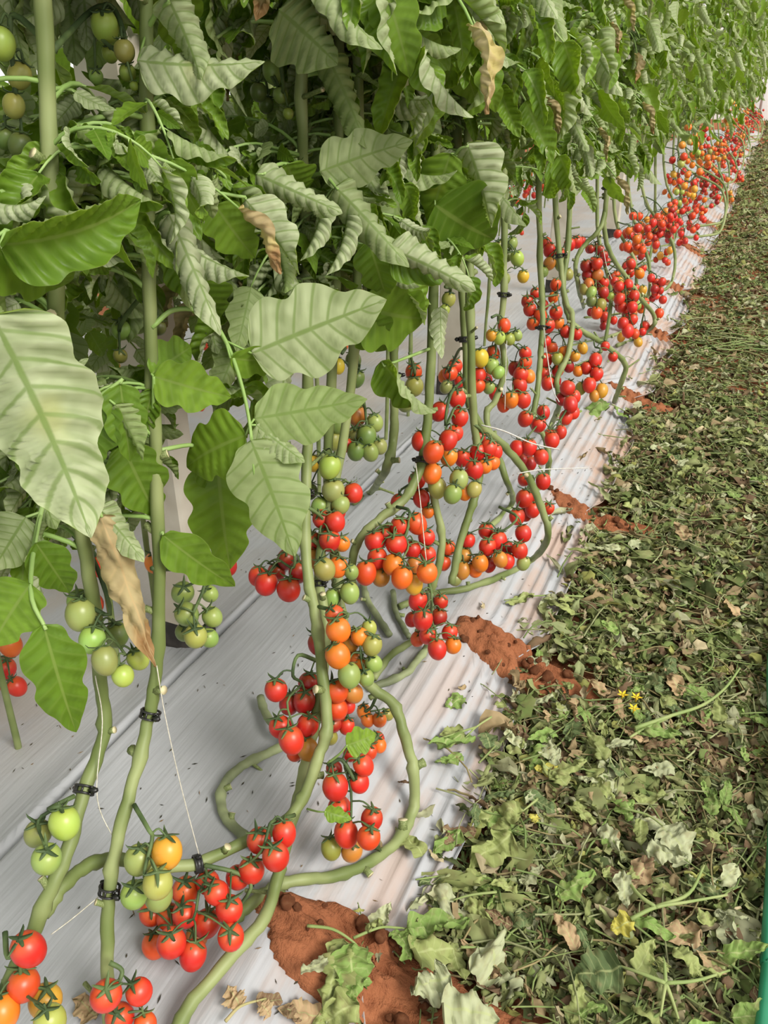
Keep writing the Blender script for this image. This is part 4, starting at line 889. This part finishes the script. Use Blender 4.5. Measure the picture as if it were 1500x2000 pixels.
def string(name, pts, r, m, lab, group=None):
    P = [PT(q) for q in pts]; b = P[0]; mb = MB(); tube(mb, catmull(P, 6), r * .7, 5); o = link(name, mb.mesh(name, [m], off=b)); o.location = b; props(o, lab, 'twine', group)
string('twine', [(306, 1300, 1.05), (322, 1395, 1.06), (352, 1530, 1.10), (392, 1682, 1.13)], .0011, M_TWINE, 'thin pale twine from the tall plant down to the clip on the trailing stem')
string('twine', [(186, 1320, 1.04), (200, 1410, 1.06), (190, 1560, 1.04), (236, 1662, 1.03)], .0011, M_TWINE, 'thin pale twine from the left stem to the tall plant')
string('twine', [(192, 1752, 1.03), (140, 1795, 1.01), (100, 1825, 1.0)], .0011, M_TWINE, 'short pale twine between the two stems at the lower left')
string('twine', [(1062, 640, 2.2), (1068, 690, 2.25), (1080, 760, 2.22), (1092, 785, 2.2)], .0022, M_STRING, 'white string hanging in front of the dense red fruit')
string('twine', [(940, 830, 1.64), (985, 842, 1.64), (1040, 866, 1.70), (1092, 878, 1.78)], .0022, M_STRING, 'white string sagging from the bowed stem towards the film')
string('twine', [(1010, 925, 1.72), (1060, 917, 1.74), (1148, 914, 1.82)], .0018, M_STRING, 'white string end sticking out across the bowed stem')
string('twine', [(812, 905, 1.48), (822, 990, 1.45), (832, 1090, 1.42), (838, 1110, 1.42)], .0013, M_TWINE, 'pale twine hanging before the orange and red truss at the centre')
string('twine', [(990, 660, 1.95), (988, 720, 1.95), (986, 800, 1.95)], .0012, M_STRING, 'white string hanging straight beside the yellow and red trusses')
string('twine', [(1178, 485, 2.85), (1185, 520, 2.85), (1195, 545, 2.85)], .002, M_STRING, 'white string kinked beside the brownish column of fruit')

P = [onz(x, y, .045) for x, y in ((1487, 2030), (1499, 1860), (1511, 1640), (1513, 1450), (1507, 1310), (1518, 1180), (1530, 1000))]
P = [np.array([.10, -.9, .03]), np.array([.15, -.2, .035])] + P + [np.array([.30, 3.6, .03]), np.array([.34, 5.5, .02])]
mb = MB(); tube(mb, catmull(P, 8), .0105, 10); o = link('garden_hose', mb.mesh('garden_hose', [M_HOSE], off=P[0])); o.location = P[0]; props(o, 'green plastic hose lying on the leaf litter at the right edge', 'hose')

# ------------------------------------------------------------------ leaf litter on the path
def pile(x, y):
    return .012 + .022 * (.5 + nz(x * 4, y * 4, 21)) * min(1, max(0, (x + .36) / .15))
def in_mound(x, y):
    for k, my in enumerate(MOUND_Y):
        if k < 6 and ((x + (.24 if k == 0 else .29)) / (.24 if k == 0 else .2)) ** 2 + ((y - my) / .075) ** 2 < 1: return True
    return False
TEMPL = []
for k in range(16):
    rr = random.Random(300 + k)
    V, UV, f = leaflet_arrays(300 + k, W=rr.uniform(.22, .6), roll=rr.choice((-1, 1)) * rr.uniform(.6, 3.0), bend=rr.uniform(-1.1, 1.3), twist=rr.uniform(-2.2, 2.2), quilt=.03, nu=9, nv=2, ridges=4, crumple=rr.uniform(1.2, 2.6))
    V[:, 2] *= .75; TEMPL.append((V - V.mean(0), np.array(f)))
PAL = np.array([(.225, .26, .095), (.16, .215, .065), (.28, .315, .13), (.075, .10, .035), (.40, .41, .25), (.32, .24, .13), (.15, .095, .055), (.33, .34, .10), (.28, .32, .15), (.46, .39, .24)])
PALW = np.array([.19, .13, .15, .10, .10, .12, .09, .04, .06, .04])
def rotm(y, p, r):
    cy, sy, cp, sp, cr, sr = math.cos(y), math.sin(y), math.cos(p), math.sin(p), math.cos(r), math.sin(r)
    return np.array([[cy, -sy, 0], [sy, cy, 0], [0, 0, 1]]) @ np.array([[1, 0, 0], [0, cp, -sp], [0, sp, cp]]) @ np.array([[cr, 0, sr], [0, 1, 0], [-sr, 0, cr]])
def litter_spot(y0, y1):
    while True:
        y = U(y0, y1); x = U(-.42, .42) if R.random() < .88 else U(.42, .78); e = film_edge(y) if y > 0 else -.27
        if x < e - .01 and R.random() > .10 * math.exp(-(e - x) / .05): continue
        if in_mound(x, y) and R.random() < .86: continue
        return x, y
VV, FF, TT = [], [], []; n = 0
for (y0, y1, cnt, s0, s1, zup) in ((.25, 3.5, 1500, .09, .14, .3), (.25, 1.6, 6800, .018, .066, 1.0), (1.6, 3.5, 5200, .024, .078, 1.0), (3.5, 7, 3800, .035, .09, 1.0), (7, 15, 3000, .055, .13, 1.0), (15, 22, 700, .08, .18, 1.0)):
    for k in range(cnt):
        x, y = litter_spot(y0, y1); V, f = TEMPL[R.randrange(16)]; s = U(s0, s1) * (1 if R.random() < .85 else 1.25)
        base = film_base(x, y) if x < film_edge(y) else 0
        zz = max(base, 0) + pile(x, y) * U(.3, 1.0) * zup + (.004 if base > .01 else 0)
        Vw = (V * s) @ rotm(U(0, 6.3), R.gauss(0, .32) * min(1, zup + .1), R.gauss(0, .32) * min(1, zup + .1)).T + np.array([x, y, zz])
        VV.append(Vw); FF.append(f + n); n += len(Vw)
        c = PAL[NR.choice(len(PAL), p=PALW / PALW.sum())] * U(.8, 1.2); TT.append(np.tile(np.append(c, 1.0), (len(Vw), 1)))
def stuff_mesh(name, VV, FF, TT, mat):
    V = np.concatenate(VV); Fq = np.concatenate(FF); me = bpy.data.meshes.new(name)
    me.vertices.add(len(V)); me.vertices.foreach_set('co', V.ravel())
    me.loops.add(Fq.size); me.loops.foreach_set('vertex_index', Fq.ravel().astype(np.int32)); me.polygons.add(len(Fq))
    me.polygons.foreach_set('loop_start', np.arange(0, Fq.size, 4, dtype=np.int32)); me.polygons.foreach_set('loop_total', np.full(len(Fq), 4, dtype=np.int32))
    me.update(calc_edges=True); me.validate(); me.polygons.foreach_set('use_smooth', [True] * len(Fq))
    a = me.color_attributes.new('tone', 'FLOAT_COLOR', 'POINT'); a.data.foreach_set('color', np.concatenate(TT).ravel()); me.materials.append(mat); return me
props(link('leaf_litter', stuff_mesh('leaf_litter', VV, FF, TT, M_LIT)), 'thick layer of wilted and dried tomato leaves covering the path', 'leaf litter', None, 'stuff')
# bare stalks tangled in the litter
VV, FF, TT = [], [], []; n = 0
for k in range(3000):
    y0, y1 = ((.25, 1.8) if k < 1200 else (1.8, 4.5) if k < 2300 else (4.5, 15)); x, y = litter_spot(y0, y1); L = U(.05, .16) * (1 if y < 4 else 1.5); a = U(0, 6.3); cv = U(-1.4, 1.4)
    P = [np.array([x, y, max(film_base(x, y) if x < film_edge(y) else 0, 0) + pile(x, y) * U(.5, 1.0) + .006])]
    for j in range(5):
        aa = a + cv * j / 5; P.append(P[-1] + L / 5 * np.array([math.cos(aa), math.sin(aa), 0]) + np.array([0, 0, R.gauss(0, .0035)]))
    mb = MB(); tube(mb, P, U(.0009, .0022) * (1 if y < 4 else 1.8), 4, cap=False)
    V = np.concatenate(mb.v); VV.append(V); FF.append(np.array(mb.f) + n); n += len(V)
    c = np.array(R.choice([(.24, .32, .11), (.19, .27, .09), (.33, .36, .18), (.30, .25, .12)])) * U(.8, 1.15); TT.append(np.tile(np.append(c, 1), (len(V), 1)))
props(link('stalk_litter', stuff_mesh('stalk_litter', VV, FF, TT, M_LIT)), 'thin bare leaf stalks tangled through the litter on the path', 'stalks', None, 'stuff')
# dark specks and leaf crumbs scattered on the film
VV, FF, TT = [], [], []; n = 0
for k in range(620):
    y = U(.3, 2.6) if k < 430 else U(2.6, 7); x = U(-1.25, -.3) if k % 3 else U(-.75, -.3); z = film_base(x, y) + .0016
    if x > film_edge(y): continue
    a = U(0, 3.14); L, wd = U(.002, .0075), U(.0006, .0013); d = np.array([math.cos(a), math.sin(a), 0]); e = np.array([-math.sin(a), math.cos(a), 0]); p = np.array([x, y, z])
    V = np.array([p - d * L, p + e * wd + [0, 0, .001], p + d * L + [0, 0, .0015], p - e * wd]); VV.append(V); FF.append(np.array([[n, n + 3, n + 2, n + 1]])); n += 4
    TT.append(np.tile([.03, .028, .02, 1] if R.random() < .8 else [.2, .13, .06, 1], (4, 1)))
props(link('film_crumbs', stuff_mesh('film_crumbs', VV, FF, TT, M_LIT)), 'dark leaf crumbs scattered over the white mulch film', 'crumbs', None, 'stuff')

# the pieces that show largest are things of their own
WL = []
for k in range(8):
    rr = random.Random(700 + k); WL.append(two_sided([leaflet_arrays(700 + k, W=rr.uniform(.38, .58), roll=rr.choice((-1, 1)) * rr.uniform(.3, 1.7), bend=rr.uniform(-.6, .7), twist=rr.uniform(-1.5, 1.5), quilt=.05, nu=26, nv=4, ridges=7, crumple=rr.uniform(1.2, 2.4))], [M_WILT, M_WILT], 'fallen_leaf', .004))
WCOL = {'olive': ((.25, .29, .10), 'limp olive-green fallen leaf lying loose on the path litter'), 'green': ((.17, .26, .065), 'limp fresh-green fallen leaf lying loose on the path litter'),
        'pale': ((.35, .375, .225), 'limp grey-green fallen leaf showing its pale underside on the path litter'), 'dark': ((.09, .13, .05), 'shrivelled dark green fallen leaf on the path litter'),
        'tan': ((.36, .25, .14), 'dried tan fallen leaf curled on the path litter'), 'brown': ((.17, .105, .06), 'dried dark brown fallen leaf curled on the path litter'), 'yellow': ((.42, .38, .07), 'yellowing fallen leaf on the path litter')}
keys = list(WCOL); kw = [.32, .22, .18, .10, .10, .07, .01]
for k in range(250):
    x, y = litter_spot(.3, 1.5 if k < 170 else 3.0)
    for _ in range(8):
        if 0 < project((x, y, .03))[0] < 1500: break
        x, y = litter_spot(.3, 1.5 if k < 170 else 3.0)
    c = R.choices(keys, kw)[0]; s = U(.035, .085); z = max(film_base(x, y) if x < film_edge(y) else 0, 0) + pile(x, y) + .010
    o = link('fallen_leaf', WL[R.randrange(8)], None, None, TRS((x, y, z), Matrix.Rotation(U(0, 6.3), 4, 'Z') @ Matrix.Rotation(R.gauss(0, .2), 4, 'X') @ Matrix.Rotation(R.gauss(0, .25) + (math.pi if R.random() < .4 else 0), 4, 'Y'), (s * U(.8, 1.2), s, s * .7)))
    col = WCOL[c][0]; q = U(.85, 1.15); o.color = (col[0] * q, col[1] * q, col[2] * q, 1); props(o, WCOL[c][1], 'fallen leaf', c + ' fallen leaves on the path')

def gpt(x, y, up=.012):
    p = onz(x, y, .04); z = max(film_base(p[0], p[1]) if p[0] < film_edge(p[1]) else pile(p[0], p[1]), 0)
    if in_mound(p[0], p[1]): z += .03
    return onz(x, y, z + up)
def sprig(name, lab, cat, stalks, leaflets, r=.0025, mat=None, group=None):
    mat = mat or M_LSTALK
    b = gpt(*(stalks[0][0] if stalks else leaflets[0][0])); o = empty(name, b); props(o, lab, cat, group)
    for st in stalks:
        mb = MB(); tube(mb, catmull([gpt(*q) for q in st], 5), [r, r * .8, r * .55], 6); link('stalk', mb.mesh('stalk', [mat], off=b), o)
    for (bs, tp, wpx, col, idx) in leaflets:
        p, q = gpt(*bs), gpt(*tp); d = q - p; L = np.linalg.norm(d) * 1.04; wd = wpx * project(p)[2] / FPX / .54
        c = link('leaflet', WL[idx], o, None, TRS(p - b, align_y(d, roll=U(-.25, .25)), (wd, L, (wd + L) * .4))); a = WCOL[col][0]; c.color = (*a, 1)
    return o
sprig('wilted_leaf', 'wilted green leaf drooping off the near end of the nearest soil mound', 'fallen leaf', [[(600, 1808), (650, 1815, .03), (690, 1840, .04), (705, 1860, .03)]],
      [((672, 1835, .03), (640, 1975, .008), 105, 'olive', 0), ((685, 1845, .04), (690, 1960, .01), 85, 'green', 1), ((700, 1855, .03), (715, 1940, .01), 55, 'green', 2), ((640, 1870, .02), (586, 1895), 45, 'pale', 3)])
sprig('wilted_leaf', 'bright green wilted leaf spread across the nearest soil mound', 'fallen leaf', [[(690, 1832, .02), (740, 1812, .03), (775, 1812, .03), (805, 1815, .02)]],
      [((795, 1815, .025), (932, 1795, .015), 72, 'green', 4), ((800, 1855, .02), (905, 1850, .012), 85, 'olive', 5), ((772, 1815, .03), (805, 1868, .015), 52, 'green', 6), ((720, 1818, .03), (745, 1795, .02), 36, 'olive', 7)])
sprig('wilted_leaf', 'pale grey wilted leaf on the ragged film edge above the nearest mound', 'fallen leaf', [[(970, 1742, .02), (920, 1748, .02), (885, 1758, .015)]], [((888, 1755, .015), (790, 1768, .01), 85, 'pale', 2)])
sprig('wilted_leaf', 'shrivelled grey-green sprig lying over the film edge', 'fallen leaf', [[(950, 1712, .02), (890, 1708, .015), (812, 1718, .012)]], [((905, 1708, .02), (815, 1722, .01), 42, 'dark', 3), ((940, 1712, .02), (870, 1735, .01), 42, 'olive', 1), ((965, 1720, .02), (930, 1745, .01), 40, 'green', 6)])
sprig('dried_leaf', 'curled dry brown leaf on the white film at the bottom', 'fallen leaf', [[(440, 1995), (470, 1965), (520, 1950)]], [((470, 1965), (445, 1930), 60, 'tan', 0), ((500, 1955), (556, 1950), 45, 'brown', 3), ((510, 1960), (530, 1985), 40, 'tan', 6)], mat=M_STRAW)
sprig('dried_leaf', 'dry brown leaf on the film beside the lowest red tomatoes', 'fallen leaf', [], [((190, 1985), (145, 1940), 55, 'tan', 4)])
sprig('dried_leaf', 'dry tan leaf edge at the foot of the nearest soil mound', 'fallen leaf', [], [((630, 1985), (545, 1965), 55, 'tan', 5), ((560, 1970), (590, 1995), 30, 'brown', 1)])
sprig('wilted_leaf', 'large pale underside leaf lying flat near the bottom centre', 'fallen leaf', [[(900, 1850, .02), (935, 1850, .02)]], [((935, 1850, .02), (1025, 1925, .015), 130, 'pale', 2), ((880, 1905, .015), (800, 1930, .012), 90, 'pale', 4), ((860, 1960, .012), (980, 1985, .012), 110, 'pale', 5), ((700, 1960, .012), (600, 2010, .01), 80, 'olive', 1)])
sprig('wilted_leaf', 'twisted pale leaf standing proud of the litter right of centre', 'fallen leaf', [[(1215, 1578, .03), (1265, 1592, .035), (1297, 1615, .035)]], [((1295, 1612, .04), (1352, 1682, .02), 85, 'pale', 6), ((1262, 1660, .03), (1340, 1680, .02), 70, 'pale', 0), ((1250, 1600, .03), (1252, 1648, .02), 40, 'olive', 3)])
sprig('leaf_stalk', 'star-shaped bare stalk joint lying at the lower right', 'stalk', [[(1300, 1920, .03), (1250, 1900, .03), (1205, 1885, .02)], [(1300, 1920, .03), (1298, 1885, .035), (1295, 1870, .03)], [(1300, 1920, .03), (1360, 1915, .03), (1425, 1895, .02)], [(1300, 1920, .03), (1295, 1950, .02), (1290, 1985, .02)], [(1300, 1920, .03), (1312, 1950, .02), (1325, 1990, .015)]], [((1298, 1875, .035), (1285, 1895, .03), 34, 'olive', 2), ((1345, 1892, .03), (1385, 1915, .02), 34, 'olive', 4), ((1215, 1888, .03), (1110, 1905, .02), 100, 'dark', 5)], r=.0032)
sprig('leaf_stalk', 'forked green stalk lying above a yellow leaf at the lower right', 'stalk', [[(1232, 1795, .025), (1280, 1772, .03), (1340, 1762, .03), (1420, 1748, .02)], [(1280, 1772, .03), (1345, 1745, .03), (1375, 1690, .025)], [(1280, 1772, .03), (1245, 1745, .03), (1215, 1700, .02)]], [((1215, 1705, .03), (1225, 1775, .02), 38, 'pale', 1), ((1180, 1695, .03), (1200, 1720, .02), 30, 'olive', 2)], r=.0036)
sprig('leaf_stalk', 'long bent green stalk at the right below the yellow flowers', 'stalk', [[(1240, 1422, .03), (1310, 1398, .035), (1370, 1378, .04), (1415, 1345, .04), (1445, 1305, .03)], [(1310, 1398, .035), (1255, 1425, .02), (1230, 1440, .02)]], [((1240, 1425, .02), (1330, 1440, .02), 40, 'green', 0)], r=.0042)
sprig('wilted_leaf', 'yellow leaf in the litter below the forked stalk', 'fallen leaf', [], [((1235, 1800, .02), (1190, 1815, .02), 50, 'yellow', 1)])
sprig('wilted_leaf', 'smooth light green leaf on the litter left of centre path', 'fallen leaf', [[(1050, 1560, .02), (1020, 1585, .02)]], [((1020, 1585, .025), (915, 1590, .02), 75, 'olive', 2), ((1040, 1590, .02), (1045, 1612, .02), 30, 'yellow', 0)])
sprig('wilted_leaf', 'smooth green leaf beside brown curls at the film edge', 'fallen leaf', [], [((1000, 1628, .03), (905, 1690, .02), 75, 'olive', 4), ((930, 1625, .02), (860, 1618, .015), 45, 'brown', 3), ((900, 1640, .015), (850, 1655, .012), 36, 'brown', 6)])
sprig('wilted_leaf', 'small flat green leaf lying on the film beside the bare stem loop', 'fallen leaf', [], [((905, 1365, .008), (868, 1378, .006), 36, 'green', 1)])
sprig('wilted_leaf', 'dark green wilted sprig spreading over the film edge at mid path', 'fallen leaf', [[(960, 1400, .03), (930, 1420, .03), (900, 1450, .02)], [(930, 1420, .03), (850, 1445, .02)]], [((925, 1440, .02), (835, 1468, .015), 55, 'green', 0), ((905, 1425, .02), (860, 1430, .015), 34, 'olive', 5), ((950, 1430, .03), (960, 1480, .02), 50, 'dark', 6), ((905, 1480, .02), (850, 1490, .015), 36, 'green', 7)])
sprig('wilted_leaf', 'wilted sprig lying across the lifted corner of the film', 'fallen leaf', [[(1140, 1165, .02), (1060, 1163, .015), (985, 1172, .01)]], [((1040, 1164, .015), (985, 1176, .01), 24, 'olive', 1), ((1080, 1163, .02), (1050, 1180, .01), 22, 'pale', 2)])
sprig('wilted_leaf', 'fresh green wilted leaf at the foot of the snaking stem', 'fallen leaf', [[(1195, 790, .02), (1215, 800, .02), (1260, 825, .02)]], [((1190, 790, .03), (1100, 805, .015), 36, 'green', 2), ((1200, 795, .03), (1230, 815, .02), 30, 'green', 3)])
for (x, y, lab) in ((1216, 1357, 'yellow tomato flower in the litter, leftmost of three'), (1243, 1362, 'yellow tomato flower in the litter, uppermost right of three'), (1238, 1384, 'yellow tomato flower in the litter, lowest of three')):
    b = gpt(x, y, .02); o = empty('tomato_flower', b); props(o, lab, 'flower', 'yellow flowers in the litter')
    for k in range(5):
        a = k * 1.2566; mb = MB(); d = np.array([math.cos(a), math.sin(a), .35]); e = np.array([-math.sin(a), math.cos(a), 0])
        V = [d * .001, d * .006 + e * .0028, d * .013, d * .006 - e * .0028]; V += [np.array(v) - [0, 0, .0005] for v in V]
        mb.add(V, [(0, 1, 2, 3), (7, 6, 5, 4), (0, 4, 5, 1), (1, 5, 6, 2), (2, 6, 7, 3), (3, 7, 4, 0)]); link('petal', mb.mesh('petal', [M_PETAL], smooth=False), o)
    mb = MB(); tube(mb, [(0, 0, -.012), (0, 0, .006)], [.0015, .002, .001], 6); link('flower_centre', mb.mesh('flower_centre', [M_PETAL]), o)
o = link('fallen_tomato', TOM[0], None, None, TRS(PT((1282, 579, 'g', .017)), align_z((1, .3, .4)), .036)); o.color = (.62, .022, .010, 1); props(o, 'single red tomato lying on the film edge far from any truss', 'tomato')
